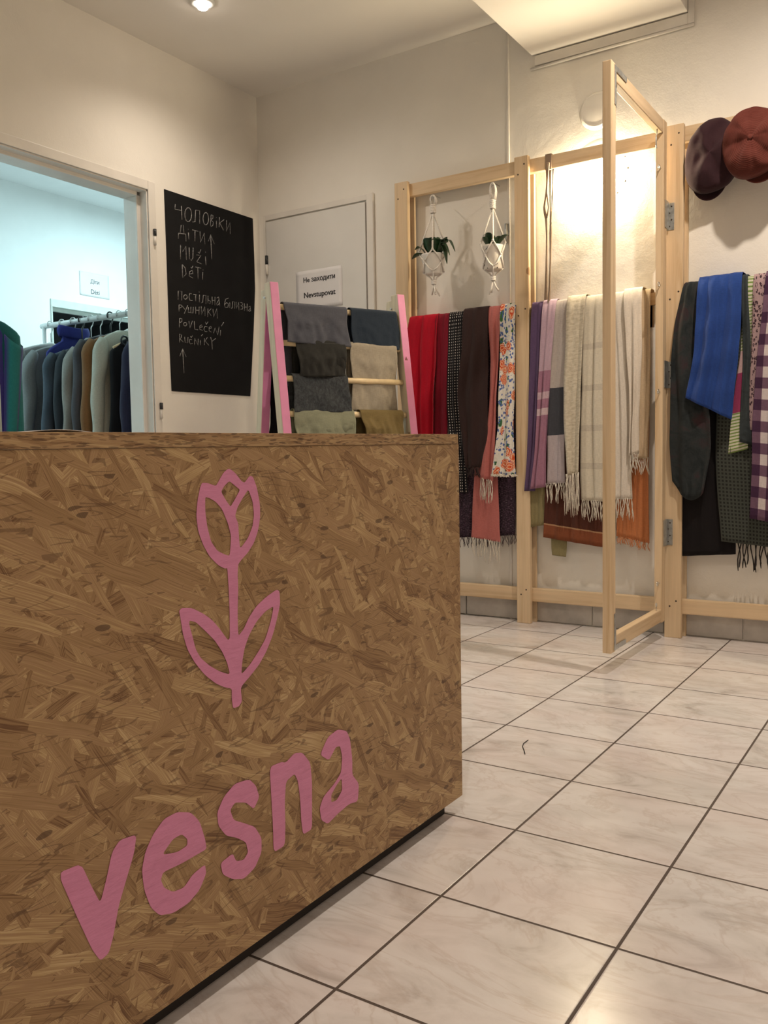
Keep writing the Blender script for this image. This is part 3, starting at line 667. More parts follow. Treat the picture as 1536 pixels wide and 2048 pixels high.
# ------------------------------------------------------------------ scarves
RF = RY0 - .001                               # front of the hanging rail, cloth side
def interp(pts, v):
    t = v * (len(pts) - 1); i = min(int(t), len(pts) - 2); f = t - i
    a, b_ = pts[i], pts[i + 1]; return a[0] + (b_[0] - a[0]) * f, a[1] + (b_[1] - a[1]) * f
def resample(pts, n):
    """even steps in height along a photo edge"""
    out = []
    y0, y1 = pts[0][1], pts[-1][1]
    for k in range(n):
        y = y0 + (y1 - y0) * k / (n - 1)
        for (xa, ya), (xb, yb_) in zip(pts, pts[1:]):
            if ya <= y <= yb_ + 1e-6:
                f = (y - ya) / max(1e-6, yb_ - ya); out.append((xa + (xb - xa) * f, y)); break
        else: out.append(pts[-1])
    # soften kinks
    for _ in range(2): out = [out[0]] + [((out[i - 1][0] + 2 * out[i][0] + out[i + 1][0]) / 4, out[i][1]) for i in range(1, n - 1)] + [out[-1]]
    return out
def sheet(Lp, Rp, d, mat, folds, amp, seed, over=True, name='cloth', parent=None, sag=0.0, wavy=0.0):
    rng = random.Random(seed); ph = rng.random() * 6.28; ph2 = rng.random() * 6.28
    nv = 44; Lq, Rq = resample(Lp, nv + 1), resample(Rp, nv + 1)
    yf = RF - d - .002
    Lw = [at(x, y, Y=yf) for x, y in Lq]; Rw = [at(x, y, Y=yf) for x, y in Rq]
    wid = (Rw[0] - Lw[0]).length * 1.6; nu = max(26, int(folds * 22))
    ztop = 1.388 + max(0.0, d) * .55 + .002
    bk = 12 if over else 0
    def fold(u, v):
        g = min(1.0, .42 + 1.1 * v)
        w1 = sin(2 * pi * folds * u + ph + .5 * sin(3 * v + ph2)); w2 = sin(2 * pi * folds * 1.9 * u + ph2 + v * 1.4)
        q = abs(sin(pi * folds * u + ph / 2 + .35 * sin(3.2 * v + ph2) + .12 * sin(9 * v + ph))) ** .55
        return 1.8 * amp * g * (.42 * q + .33 + .16 * w1 + .09 * w2 + .05 * sin(23 * v + 4 * u + ph2))
    def fn(u, vv):
        j = vv * (nv + bk)
        if j >= bk:                             # front, top to bottom
            v = (j - bk) / nv; i = min(int(v * nv + .5), nv); a, b_ = Lw[i], Rw[i]
            p = a.lerp(b_, u); p.y = yf - fold(u, v)
            if over and v < .10:
                k = v / .10; lift = ztop - p.z; p.z = p.z + lift * (1 - k) ** 1.5 * .9; p.y += (1 - k) ** 2 * (.010 + d * .4)
            if v > .9 and sag: p.z -= sag * sin(pi * u) * (v - .9) * 10
            if v > .8 and wavy: p.z += wavy * sin(u * 11 + ph) * (v - .8) * 5
            p.x += .004 * sin(7 * v + ph + u * 3) * v
            return p
        k = j / bk                              # behind the rail, rising to its top
        p = Lw[0].lerp(Rw[0], u); p.z = 1.25 + (ztop - 1.25) * min(1, k * 1.15); p.y = RY1 + .004 - max(0, k - .85) / .15 * (RY1 - yf) * .35
        return p
    m = MB(); ln = abs(Lw[0].z - Lw[-1].z)
    m.grid(fn, nu, nv + bk, lambda u, v: (u * wid, (1 - v) * ln * (nv + bk) / nv))
    return m.build(name, mat, parent, solid=.0014), Lw, Rw, fold, yf
def fringe(Lw, Rw, fold, yf, n, ln, mat, seed, r=.0013, parent=None):
    rng = random.Random(seed); m = MB()
    for k in range(n):
        u = (k + .5 + rng.uniform(-.25, .25)) / n; a = Lw[-1].lerp(Rw[-1], u); y = yf - fold(u, 1) * .95
        l = ln * rng.uniform(.72, 1.12); sx_ = rng.uniform(-.012, .012); pts = []; ph = rng.random() * 6
        for j in range(6):
            t = j / 5; pts.append((a.x + sx_ * t + .0035 * sin(ph + 5 * t), y + rng.uniform(-.0015, .0015), a.z + .004 - l * t))
        m.tube(pts, [r, r * 1.1, r, r * 1.15, r * 1.3, r * .7], 5)
    return m.build('fringe', mat, parent)
def scarf(name, label, Lp, Rp, d, mat, folds, amp, seed, fr=None, extra=None, over=True, **kw):
    c = (at(*Lp[0], Y=RF - d) + at(*Rp[0], Y=RF - d)) / 2
    t = thing(name, c, label, 'scarf', 'scarves hung on the pine rack')
    o, Lw, Rw, fold, yf = sheet(Lp, Rp, d, mat, folds, amp, seed, over, 'cloth', t, **kw)
    if fr: fringe(Lw, Rw, fold, yf, fr[0], fr[1], fr[2], seed, fr[3] if len(fr) > 3 else .0013, t)
    for e in (extra or []):
        o2, L2, R2, f2, y2 = sheet(e[0], e[1], e[2], e[3], e[4], e[5], seed + 7, False, 'back_end', t)
        if len(e) > 6: fringe(L2, R2, f2, y2, e[6][0], e[6][1], e[6][2], seed + 9, .0013, o2)
    return t

# cloth patterns
def dots_tex(nt, uv):
    s = sep(nt, uv)
    fx = mth(nt, 'SUBTRACT', mth(nt, 'FRACT', mth(nt, 'DIVIDE', s[0], .0175)), .5); fy = mth(nt, 'SUBTRACT', mth(nt, 'FRACT', mth(nt, 'DIVIDE', s[1], .0125)), .5)
    d = mth(nt, 'ADD', mth(nt, 'POWER', mth(nt, 'MULTIPLY', fx, 1.6), 2.0), mth(nt, 'POWER', fy, 2.0))
    return mix(nt, mth(nt, 'LESS_THAN', d, .055), (0.012, 0.011, 0.014), (0.66, 0.60, 0.55))
def floral_tex(nt, uv):
    def layer(scale, loc, thr, rad):
        v = N(nt, 'ShaderNodeTexVoronoi'); mp = N(nt, 'ShaderNodeMapping'); L(nt, uv, mp.inputs[0]); mp.inputs['Location'].default_value = loc; mp.inputs['Scale'].default_value = scale
        nz = N(nt, 'ShaderNodeTexNoise'); L(nt, mp.outputs[0], nz.inputs['Vector']); nz.inputs['Scale'].default_value = 2.5
        va = N(nt, 'ShaderNodeVectorMath', operation='MULTIPLY_ADD'); L(nt, nz.outputs['Color'], va.inputs[0]); va.inputs[1].default_value = (.45, .45, 0); L(nt, mp.outputs[0], va.inputs[2])
        L(nt, va.outputs[0], v.inputs['Vector']); v.inputs['Scale'].default_value = 1.0
        return mth(nt, 'MULTIPLY', mth(nt, 'LESS_THAN', v.outputs['Distance'], rad), mth(nt, 'GREATER_THAN', sep(nt, v.outputs['Color'])[0], thr)), v
    base = (0.78, 0.75, 0.68, 1)
    g, _ = layer((34, 22, 1), (2, 1, 0), .42, .36); c = mix(nt, g, base, (0.05, 0.15, 0.06))
    bl, _ = layer((75, 75, 1), (5, 3, 0), .30, .42); c = mix(nt, bl, c, (0.10, 0.16, 0.42))
    rd, v = layer((20, 20, 1), (0, 7, 0), .36, .48)
    pet = ramp(nt, mth(nt, 'FRACT', mth(nt, 'MULTIPLY', v.outputs['Distance'], 7.0)), [(.2, (.62, .07, .03)), (.55, (.78, .22, .08)), (.8, (.85, .60, .42))])
    c = mix(nt, rd, c, pet)
    return c
def gingham_tex(nt, uv):
    s = sep(nt, uv)
    a = mth(nt, 'LESS_THAN', mth(nt, 'FRACT', mth(nt, 'DIVIDE', s[0], .056)), .5); b_ = mth(nt, 'LESS_THAN', mth(nt, 'FRACT', mth(nt, 'DIVIDE', s[1], .080)), .5)
    k = mth(nt, 'MULTIPLY', mth(nt, 'ADD', a, b_), .5)
    return ramp(nt, k, [(0.0, (.62, .55, .55)), (.5, (.16, .09, .14)), (1.0, (.055, .022, .055))])
def bands_tex(base, bands):
    """cross bands: (from, to, colour) measured in metres up from the hem"""
    def f(nt, uv):
        s = sep(nt, uv); c = (*base, 1)
        for a, b_, col in bands:
            k = mth(nt, 'MULTIPLY', mth(nt, 'GREATER_THAN', s[1], a), mth(nt, 'LESS_THAN', s[1], b_)); c = mix(nt, k, c, col)
        return c
    return f
def ridge_tex(base, dark, sc):
    def f(nt, uv):
        n = noise_t(nt, coord(nt, 'UV', (sc * .25, sc, 1)), 1.0, 3, dist=.5); return ramp(nt, n, [(.35, dark), (.6, base)])
    return f
def blotch_tex(a, b_, c, sc=18):
    def f(nt, uv):
        n = noise_t(nt, coord(nt, 'UV', (sc, sc * .7, 1)), 1.0, 4, .65, dist=.8); return ramp(nt, n, [(.35, a), (.52, b_), (.68, c)])
    return f
def tweed_tex(nt, uv):
    n = noise_t(nt, coord(nt, 'UV', (60, 420, 1)), 1.0, 2); k = noise_t(nt, coord(nt, 'UV', (420, 60, 1)), 1.0, 2)
    c = ramp(nt, n, [(.5, (.022, .013, .020)), (.66, (.10, .055, .085)), (.74, (.40, .33, .33))]); return mix(nt, mth(nt, 'MULTIPLY', mth(nt, 'GREATER_THAN', k, .62), .6), c, (.14, .07, .12))
def leopard_tex(nt, uv):
    v = N(nt, 'ShaderNodeTexVoronoi'); L(nt, coord(nt, 'UV', (62, 62, 1)), v.inputs['Vector']); v.inputs['Scale'].default_value = 1.0
    n = noise_t(nt, coord(nt, 'UV', (120, 120, 1)), 1.0, 2)
    k = mth(nt, 'MULTIPLY', mth(nt, 'LESS_THAN', v.outputs['Distance'], .42), mth(nt, 'GREATER_THAN', n, .45)); return mix(nt, k, (.40, .28, .29), (.05, .025, .035))
def waffle_tex(nt, uv):
    s = sep(nt, uv)
    a = mth(nt, 'GREATER_THAN', mth(nt, 'FRACT', mth(nt, 'DIVIDE', s[0], .020)), .45); b_ = mth(nt, 'GREATER_THAN', mth(nt, 'FRACT', mth(nt, 'DIVIDE', s[1], .014)), .45)
    return mix(nt, mth(nt, 'MULTIPLY', a, b_), (.060, .066, .056), (.020, .022, .020))
def stripe_tex(nt, uv):
    s = sep(nt, uv); k = mth(nt, 'LESS_THAN', mth(nt, 'FRACT', mth(nt, 'DIVIDE', s[1], .012)), .42)
    c = mix(nt, k, (.64, .62, .50), (.20, .30, .08))
    mid = mth(nt, 'MULTIPLY', mth(nt, 'GREATER_THAN', s[1], .15), mth(nt, 'LESS_THAN', s[1], .30)); c = mix(nt, mid, c, (.34, .05, .13))
    pk = mth(nt, 'MULTIPLY', mth(nt, 'GREATER_THAN', s[1], .30), mth(nt, 'LESS_THAN', s[1], .385)); return mix(nt, pk, c, (.62, .42, .42))
WYARN = plain('ivory yarn', (.74, .68, .58), .9, .1, 200); BYARN = plain('black yarn', (.016, .011, .010), .9, .1, 200)
OYARN = plain('orange yarn', (.62, .24, .09), .9, .1, 200); TYARN = plain('dark mixed yarn', (.10, .07, .075), .9, .4, 300)

G = scarf
# left bay
G('dark_shawl', 'black and plum tweed shawl hanging lowest behind the coral scarf', [(918, 640), (914, 800), (912, 1075)], [(1030, 640), (1032, 800), (1034, 1070)], .000, fabric('tweed', (0, 0, 0), tex=tweed_tex), 5, .006, 1, (46, .05, TYARN))
G('red_scarf', 'bright red scarf at the left end of the rack', [(818, 632), (814, 700), (822, 800), (828, 960)], [(877, 626), (878, 720), (874, 800), (872, 960)], .012, fabric('bright red cloth', (.44, .006, .022)), 2.2, .022, 2)
G('crimson_scarf', 'dark crimson scarf right beside the bright red one', [(871, 628), (874, 740), (868, 960)], [(902, 627), (898, 740), (897, 960)], .009, fabric('dark crimson cloth', (.20, .008, .022)), 1.5, .014, 3)
G('dotted_scarf', 'black scarf with rows of white dots', [(899, 625), (897, 800), (904, 900), (912, 985)], [(930, 620), (928, 760), (932, 880), (940, 985)], .012, fabric('dotted cloth', (0, 0, 0), tex=dots_tex), 2.5, .010, 4)
G('brown_scarf', 'plain dark brown scarf over the dotted one', [(927, 619), (926, 700), (916, 790), (926, 870), (936, 935)], [(976, 614), (978, 700), (979, 800), (979, 870), (962, 935)], .026, fabric('dark brown knit', (.040, .022, .021)), 1.4, .016, 5, (26, .045, plain('brown yarn', (.035, .02, .02), .9)))
G('coral_scarf', 'coral pink scarf with long white fringe', [(976, 615), (983, 720), (980, 830), (962, 955)], [(1002, 614), (1001, 720), (996, 840), (990, 962)], .020, fabric('coral cloth', (.50, .16, .145)), 1.6, .016, 6, (14, .10, WYARN),
  [([(950, 925), (948, 1000), (943, 1074)], [(996, 925), (998, 1000), (1004, 1084)], .010, fabric('coral cloth lower', (.50, .16, .145)), 1.2, .006, (18, .10, WYARN))])
G('floral_scarf', 'white floral scarf with red flowers at the middle post', [(1001, 613), (1004, 720), (1000, 850), (986, 950)], [(1031, 607), (1031, 750), (1030, 860), (1036, 950)], .028, fabric('floral cloth', (0, 0, 0), tex=floral_tex), 1.5, .014, 7, (60, .012, WYARN, .0016))
# middle bay
G('olive_scarf', 'olive green scarf hanging low behind the purple one', [(1062, 640), (1062, 800), (1061, 1054)], [(1093, 640), (1093, 800), (1092, 1050)], .000, fabric('olive cloth', (.26, .22, .11)), 1.5, .006, 8, None,
  [([(1106, 1000), (1104, 1110)], [(1134, 1000), (1133, 1114)], -.008, fabric('olive cloth lower', (.26, .22, .11)), 1, .004)])
G('brown_shawl', 'wide chestnut brown shawl hanging lowest in the middle bay', [(1096, 640), (1092, 900), (1089, 1074)], [(1226, 640), (1228, 900), (1230, 1098)], .000, fabric('chestnut cloth', (0, 0, 0), tex=bands_tex((.085, .028, .018), [(0, .055, (.23, .072, .032)), (.055, .061, (.42, .24, .13))])), 4, .008, 9)
G('orange_scarf', 'orange scarf with ragged fringe behind the white ones', [(1234, 640), (1235, 900), (1236, 1072)], [(1300, 640), (1300, 900), (1298, 1086)], .000, fabric('orange cloth', (.52, .19, .075)), 2.5, .008, 10, (34, .035, OYARN))
G('purple_scarf', 'plain dark purple scarf first in the middle bay', [(1064, 606), (1062, 750), (1056, 900), (1052, 982)], [(1087, 605), (1082, 750), (1078, 900), (1072, 982)], .014, fabric('dark purple cloth', (.11, .068, .145)), 1.2, .012, 11)
G('mauve_scarf', 'mauve pink scarf with pale bands next to the purple one', [(1086, 605), (1080, 750), (1071, 900), (1064, 978)], [(1113, 602), (1103, 720), (1097, 860), (1093, 974)], .022, fabric('mauve cloth', (0, 0, 0), tex=bands_tex((.36, .18, .26), [(.31, .34, (.60, .46, .50)), (.38, .41, (.55, .40, .46)), (.5, .9, (.50, .36, .44))])), 1.6, .012, 12)
G('grey_block_scarf', 'lilac grey scarf with one dark grey block', [(1106, 603), (1098, 780), (1095, 968)], [(1136, 599), (1131, 780), (1134, 966)], .012, fabric('lilac grey cloth', (0, 0, 0), tex=bands_tex((.46, .41, .38), [(0, .205, (.46, .40, .42)), (.205, .405, (.060, .062, .075))])), 1.2, .010, 13, (16, .085, WYARN))
G('ribbed_scarf', 'cream ribbed scarf with long knotted fringe', [(1134, 598), (1130, 760), (1132, 860), (1136, 950)], [(1172, 592), (1165, 760), (1162, 860), (1162, 946)], .030, fabric('ribbed cream cloth', (0, 0, 0), tex=ridge_tex((.66, .60, .48), (.52, .46, .35), 120)), 1.3, .014, 14, (26, .17, WYARN))
G('striped_cream_scarf', 'cream scarf with faint grey cross stripes behind the open frame', [(1166, 597), (1165, 780), (1163, 1000)], [(1214, 586), (1214, 780), (1214, 1003)], .016, fabric('cream cloth grey stripes', (0, 0, 0), tex=bands_tex((.66, .61, .50), [(.13, .155, (.56, .51, .425)), (.285, .31, (.56, .51, .425)), (.45, .475, (.56, .51, .425)), (.62, .645, (.56, .51, .425))])), 2, .014, 15, (26, .085, WYARN))
G('long_white_scarf', 'longest plain white scarf right of the open frame edge', [(1213, 589), (1226, 780), (1232, 998)], [(1255, 584), (1262, 780), (1268, 998)], .018, fabric('white linen cloth', (.74, .68, .60)), 1.8, .014, 16, (18, .09, WYARN))
G('short_white_scarf', 'shorter white scarf crossing over the longest white one', [(1247, 586), (1253, 660), (1260, 780), (1262, 912)], [(1284, 579), (1285, 700), (1282, 800), (1278, 905)], .034, fabric('soft white cloth', (.76, .69, .60)), 1.4, .016, 17, (14, .07, WYARN))
G('beige_scarf', 'sand beige scarf last in the middle bay', [(1278, 581), (1282, 700), (1276, 918)], [(1302, 576), (1303, 700), (1300, 916)], .014, fabric('sand beige cloth', (.60, .47, .32)), 1.4, .014, 18, (10, .07, WYARN))
# right bay
G('black_scarf', 'plain black scarf hanging lowest at the hinge post', [(1364, 640), (1362, 900), (1361, 1112)], [(1468, 640), (1470, 900), (1470, 1108)], .000, fabric('black cloth', (.010, .008, .009)), 3, .008, 19, sag=.0)
G('black_fringed_scarf', 'black scarf with long twisted fringe below the waffle one', [(1474, 640), (1474, 900), (1474, 1085)], [(1575, 640), (1575, 900), (1575, 1095)], .000, fabric('black wool', (.014, .011, .010)), 2, .006, 20, (18, .10, BYARN, .0022))
G('waffle_scarf', 'dark grey green waffle weave scarf in the right bay', [(1440, 640), (1433, 905), (1436, 1000), (1442, 1082)], [(1575, 640), (1575, 905), (1575, 1000), (1575, 1098)], .014, fabric('waffle cloth', (0, 0, 0), tex=waffle_tex), 1.2, .008, 21)
G('striped_scarf', 'green white and pink striped scarf beside the blue one', [(1489, 557), (1482, 700), (1456, 908)], [(1510, 555), (1506, 700), (1497, 898)], .022, fabric('striped cloth', (0, 0, 0), tex=stripe_tex), 1.2, .008, 22)
G('leopard_scarf', 'dusty pink leopard print scarf in the right bay', [(1507, 556), (1503, 690), (1500, 860)], [(1546, 550), (1538, 690), (1518, 862)], .030, fabric('leopard cloth', (0, 0, 0), tex=leopard_tex), 1.3, .012, 23)
G('sheer_scarf', 'dark sheer grey scarf right of the blue one', [(1483, 556), (1486, 700), (1483, 800), (1482, 884)], [(1494, 560), (1503, 690), (1502, 800), (1502, 890)], .036, fabric('sheer grey cloth', (0, 0, 0), tex=blotch_tex((.025, .032, .034), (.045, .055, .06), (.03, .04, .04))), 1.0, .008, 24)
G('gingham_scarf', 'purple and white gingham scarf at the picture edge', [(1531, 575), (1517, 700), (1506, 850), (1501, 1036)], [(1585, 566), (1585, 700), (1585, 850), (1585, 1052)], .046, fabric('gingham cloth', (0, 0, 0), tex=gingham_tex), 1.4, .014, 25)
G('teal_scarf', 'dark teal patterned scarf bulging over the hinge post', [(1370, 566), (1352, 640), (1343, 720), (1343, 880), (1349, 962)], [(1400, 565), (1402, 700), (1424, 830), (1424, 900), (1408, 985)], .026, fabric('dark teal cloth', (0, 0, 0), tex=blotch_tex((.016, .020, .022), (.030, .036, .038), (.050, .028, .032))), 1.5, .020, 26, sag=.05)
G('blue_scarf', 'bright royal blue scarf in the right bay', [(1397, 567), (1394, 640), (1388, 720), (1376, 796)], [(1484, 552), (1484, 640), (1480, 720), (1463, 840)], .050, fabric('royal blue cloth', (.022, .062, .26)), 2.2, .026, 27)
# strap hung over the top rail of the middle bay
ta = thing('cloth_belt', at(1097, 300, Y=RY0 - .004), 'thin taupe cloth belt looped over the top rail', 'belt')
TAUPE = fabric('taupe cloth', (.30, .22, .16))
def strip(pts, w_, par, name='strap'):
    m = MB(); P_ = [at(x, y, Y=RY0 - .006 - dy) for x, y, dy in pts]
    def fn(u, v):
        t = v * (len(P_) - 1); i = min(int(t), len(P_) - 2); p = P_[i].lerp(P_[i + 1], t - i); tw = pts[i][2] * 60
        return p + Vector((w_ * (u - .5) * (1 - .5 * abs(sin(v * 7))), -.003 * sin(pi * u), 0))
    m.grid(fn, 4, len(P_) * 6, lambda u, v: (u * .02, v)); return m.build(name, TAUPE, par, solid=.0015)
z_t = 2.0075
m = MB(); xs = at(1097, 303, Y=RY0).x
m.box((xs - .014, RY0 - .004, z_t - .062), (xs + .014, RY0 - .0005, z_t), bev=.001); m.box((xs - .014, RY0 - .004, z_t), (xs + .014, RY1 + .003, z_t + .003), bev=.001); m.build('loop', TAUPE, ta)
strip([(1094, 325, 0), (1095, 360, .002), (1093, 384, .004), (1089, 415, .006), (1093, 438, .006), (1094, 470, .004), (1093, 540, .003), (1092, 590, .003), (1091, 650, .004)], .016, ta)
strip([(1098, 325, .003), (1094, 384, .006), (1097, 415, .008), (1094, 436, .009)], .007, ta)
strip([(1101, 340, .008), (1101, 400, .008), (1102, 450, .009), (1101, 520, .009), (1099, 580, .010), (1095, 640, .012)], .013, ta)
strip([(1107, 338, .012), (1105, 400, .013), (1102, 448, .013)], .008, ta)

# ------------------------------------------------------------------ hats hung on the right bay
def cap(name, label, c, a, b_, dep, tilt, mat, brim_ang, panels=8, rib=0.0, seam=.035):
    t = thing(name, c, label, 'cap', 'caps on the rack')
    R = Matrix.Rotation(tilt, 3, 'Y')
    def crown(u, v):
        th = 2 * pi * u; r = sin(v * pi * .5); hgt = cos(v * pi * .5)
        pf = 1 - seam * abs(cos(panels * th / 2)) ** 6 * sin(v * pi)
        wob = 1 + .05 * sin(2 * th + 1) + .025 * sin(3 * th + 2) + .012 * sin(5 * th)
        ridge = rib * sin(v * 150) if rib else 0
        p = Vector((a * r * pf * wob, -(dep * (hgt ** .6) * pf + ridge + .012 * sin(3 * th + 1) * sin(v * pi) + .008 * noise.noise(Vector((3 * r * cos(th) + 9 * a, 3 * r * sin(th), dep * 40)))), 0))
        x, z = p.x * cos(th), b_ / a * p.x * sin(th)
        return Vector(c) + R @ Vector((x, p.y, z))
    m = MB(); m.grid(lambda u, v: crown(u, max(v, .002)), 96, 72 if rib else 30, lambda u, v: (u * .6, v * .25), wrap=True)
    def under(u, v):
        q = crown(u, 1.0); return q.lerp(Vector(c), v * .42) + Vector((0, .038 * min(1, v * 2.2), 0))
    m.grid(under, 96, 5, lambda u, v: (u * .6, v * .1), wrap=True)
    bmesh.ops.remove_doubles(m.bm, verts=m.bm.verts[:], dist=.0002)
    m.build('crown', mat, t, recalc=True)
    if seam > .01: MB().sphere(Vector(c) + Vector((0, -dep - .001, 0)), .009, (1, .5, 1), sub=2).build('button', mat, t)
    # short peak showing below the crown
    def brim(u, v):
        th = brim_ang + (u - .5) * 1.5; k = .86 + .26 * v * (1 - (2 * u - 1) ** 2 * .75)
        return Vector(c) + R @ Vector((a * k * cos(th), .016 - .014 * v, b_ * k * sin(th)))
    MB().grid(brim, 18, 6, lambda u, v: (u * .2, v * .06)).build('peak', mat, t, solid=.004)
    return t
c1 = at(1428, 314, Y=3.545); c2 = at(1507, 288, Y=3.485)
cap('flat_cap', 'dark plum flat cap hung left of the corduroy cap', (c1.x, 3.548, c1.z), .102, .142, .075, .12, fabric('dark plum felt', (.036, .0145, .019)), -pi / 2 - .15, seam=.006)
cap('newsboy_cap', 'rust brown corduroy cap overlapping the plum cap', (c2.x + .004, 3.485, c2.z), .108, .128, .085, -.1, fabric('rust corduroy', (.120, .030, .022)), -pi / 2 + .2, rib=.0012)
# peg that carries the corduroy cap
p = Vector((c2.x + .004, RY0, 1.975)); MB().tube([p, p + Vector((0, -.05, .008))], .005, 8).build('peg', WY, tr)

# ------------------------------------------------------------------ hanging plants
LEAF = plain('dark glossy leaf', (.020, .060, .022), .35, .3, 40); SOIL = plain('brown soil', (.10, .035, .018), .95, .3, 120, .5)
CERA = plain('white ceramic', (.78, .75, .70), .35, .04, 12)
def speck_mat():
    m, nt, b = new_mat('speckled grey ceramic'); v = N(nt, 'ShaderNodeTexVoronoi'); L(nt, coord(nt, 'World', (60, 60, 60)), v.inputs['Vector']); v.inputs['Scale'].default_value = 1.0
    n = noise_t(nt, coord(nt, 'World'), 22, 3)
    k = mth(nt, 'MULTIPLY', mth(nt, 'LESS_THAN', v.outputs['Distance'], .27), mth(nt, 'GREATER_THAN', n, .54))
    L(nt, mix(nt, k, (.66, .62, .56), (.05, .04, .035)), b.inputs['Base Color']); b.inputs['Roughness'].default_value = .4; return m
def leaf(m, base, tip, wd, droop):
    base = Vector(base); tip = Vector(tip); d = tip - base; s_ = d.cross(Vector((0, 0, 1))); s_ = s_.normalized() if s_.length > 1e-4 else Vector((1, 0, 0))
    def fn(u, v):
        c_ = base + d * v + Vector((0, 0, droop * sin(pi * v))); wv = 1.35 * wd * sin(pi * min(1, v * .93 + .05)) ** .8
        return c_ + s_ * ((u - .5) * 2 * wv) + Vector((0, 0, .25 * wv * abs(u - .5) * 2))
    m.grid(fn, 4, 8)
def plant(name, label, c, rt, rb, hp, mat, knot_z, top_z, tail, leaves, speck=False):
    """c = pot rim centre"""
    t = thing(name, c, label, 'hanging plant', 'hanging plants in the left bay'); c = Vector(c); z0 = c.z - hp
    po = MB().lathe([(0, z0 - c.z), (rb * .9, z0 - c.z), (rb, z0 - c.z + .006), (rt * .97, -.012), (rt, -.006), (rt, 0), (rt - .005, 0), (rt - .006, -.02), (0, -.02)], c, n=36).build('pot', mat, t)
    MB().lathe([(0, -.008), (rt - .010, -.012), (rt - .007, -.018)], c, n=24).build('soil', SOIL, t)
    # rope net
    m = MB(); rr = .0040; k4 = 4; K = Vector((c.x, c.y, knot_z))
    for k in range(k4):
        a = 2 * pi * k / k4 + .45
        def on(an, z):
            f = (z - z0) / hp; f = max(0, min(1, f)); r = rb + (rt - rb) * f + .004; return Vector((c.x + r * cos(an), c.y + r * sin(an), z))
        a2 = a + pi / k4; a0 = a - pi / k4
        up_ = on(a, c.z + .012); up_ += (up_ - c) * .06
        m.tube([K, K.lerp(up_, .5), up_], rr, 7)
        m.sphere(up_, .006, sub=1)
        for aa in (a2, a0):
            mid = on(aa, c.z - hp * .42); m.tube([up_, on((a + aa) / 2, c.z - hp * .15), mid], rr * .85, 7)
            low = on(a, z0 + .010); m.tube([mid, on((a + aa) / 2, c.z - hp * .75), low], rr * .85, 7)
        m.sphere(on(a2, c.z - hp * .42), .0058, sub=1)
        m.tube([on(a, z0 + .010), Vector((c.x + rb * .4 * cos(a), c.y + rb * .4 * sin(a), z0 - .012)), Vector((c.x, c.y, z0 - .035))], rr * .85, 7)
    # wrapped knot, loop, lower knot and tails
    for j in range(5): m.tube([K + Vector((.010 * cos(q), .010 * sin(q), j * .0075 - .002)) for q in [2 * pi * i / 10 for i in range(10)]], .0044, 6, closed=True)
    lp = []
    for i in range(13):
        q = pi * i / 12; lp.append(K + Vector((.013 * cos(q) * (1 if i not in (0, 12) else .6), 0, .035 + (top_z - knot_z - .035) * sin(q) ** .5)))
    m.tube(lp, .0042, 7); m.tube([p_ + Vector((.002, .006, -.006)) for p_ in lp], .0042, 7)
    b0 = Vector((c.x, c.y, z0 - .040))
    for j in range(3): m.tube([b0 + Vector((.008 * cos(q), .008 * sin(q), j * .006)) for q in [2 * pi * i / 9 for i in range(9)]], .0042, 6, closed=True)
    rng = random.Random(int(c.x * 1000))
    for j in range(6):
        dx, dy = rng.uniform(-.026, .026), rng.uniform(-.02, .012); m.tube([b0, b0 + Vector((dx * .5, dy * .5, -tail * .5)), b0 + Vector((dx, dy, -tail * rng.uniform(.75, 1.05)))], rr * .9, 6)
    m.build('rope_hanger', ROPE, t)
    m = MB(); st = MB()
    for (bx, by, tx, ty, tz, wd, dr) in leaves:
        leaf(m, c + Vector((bx, by, -.004)), c + Vector((tx, ty, tz)), wd, dr)
        st.tube([c + Vector((bx * .6, by * .6, -.012)), c + Vector((bx, by, -.002)) ], .002, 5)
    m.build('leaves', LEAF, t, solid=.001); st.build('stem', LEAF, t)
    # hook into the rail
    hx = MB(); hz = top_z
    hx.tube([(c.x, RY0 - .0005, hz + .004), (c.x, c.y + .010, hz + .004), (c.x, c.y - .004, hz - .006), (c.x, c.y - .002, hz - .014)], .0022, 6); hx.build('hook', CHROME, t)
rng = random.Random(3)
py_ = 3.492
ca = at(867, 510, Y=py_); ka = at(871, 423, Y=py_); taa = at(871, 390, Y=py_)
plant('hanging_plant', 'trailing plant in a round white pot, rope hanger nearest the left post', (ca.x, py_, ca.z), .058, .040, .088, CERA, ka.z, taa.z, .055,
      [(-.03, -.01, -.085, -.02, .030, .016, .02), (-.02, -.03, -.095, -.03, -.012, .017, .01), (-.02, .01, -.03, -.01, .075, .022, .01), (0, -.02, .005, -.05, .065, .024, .02), (.0, .02, .02, .03, .08, .022, .01), (.02, -.02, .045, -.035, .055, .020, .02), (.03, 0, .085, -.02, .040, .014, .03),
       (.03, -.02, .10, -.03, -.02, .010, .05), (.035, 0, .085, -.03, -.055, .011, .06), (.03, .01, .11, 0, .0, .011, .06), (.02, .02, .06, .02, .075, .016, .01), (-.01, 0, -.015, -.035, .06, .024, .01), (.01, 0, .035, -.02, .07, .02, .0), (-.03, .02, -.06, .02, .045, .017, .02)])
cb = at(986, 492, Y=py_); kb = at(986, 415, Y=py_); tbb = at(987, 366, Y=py_)
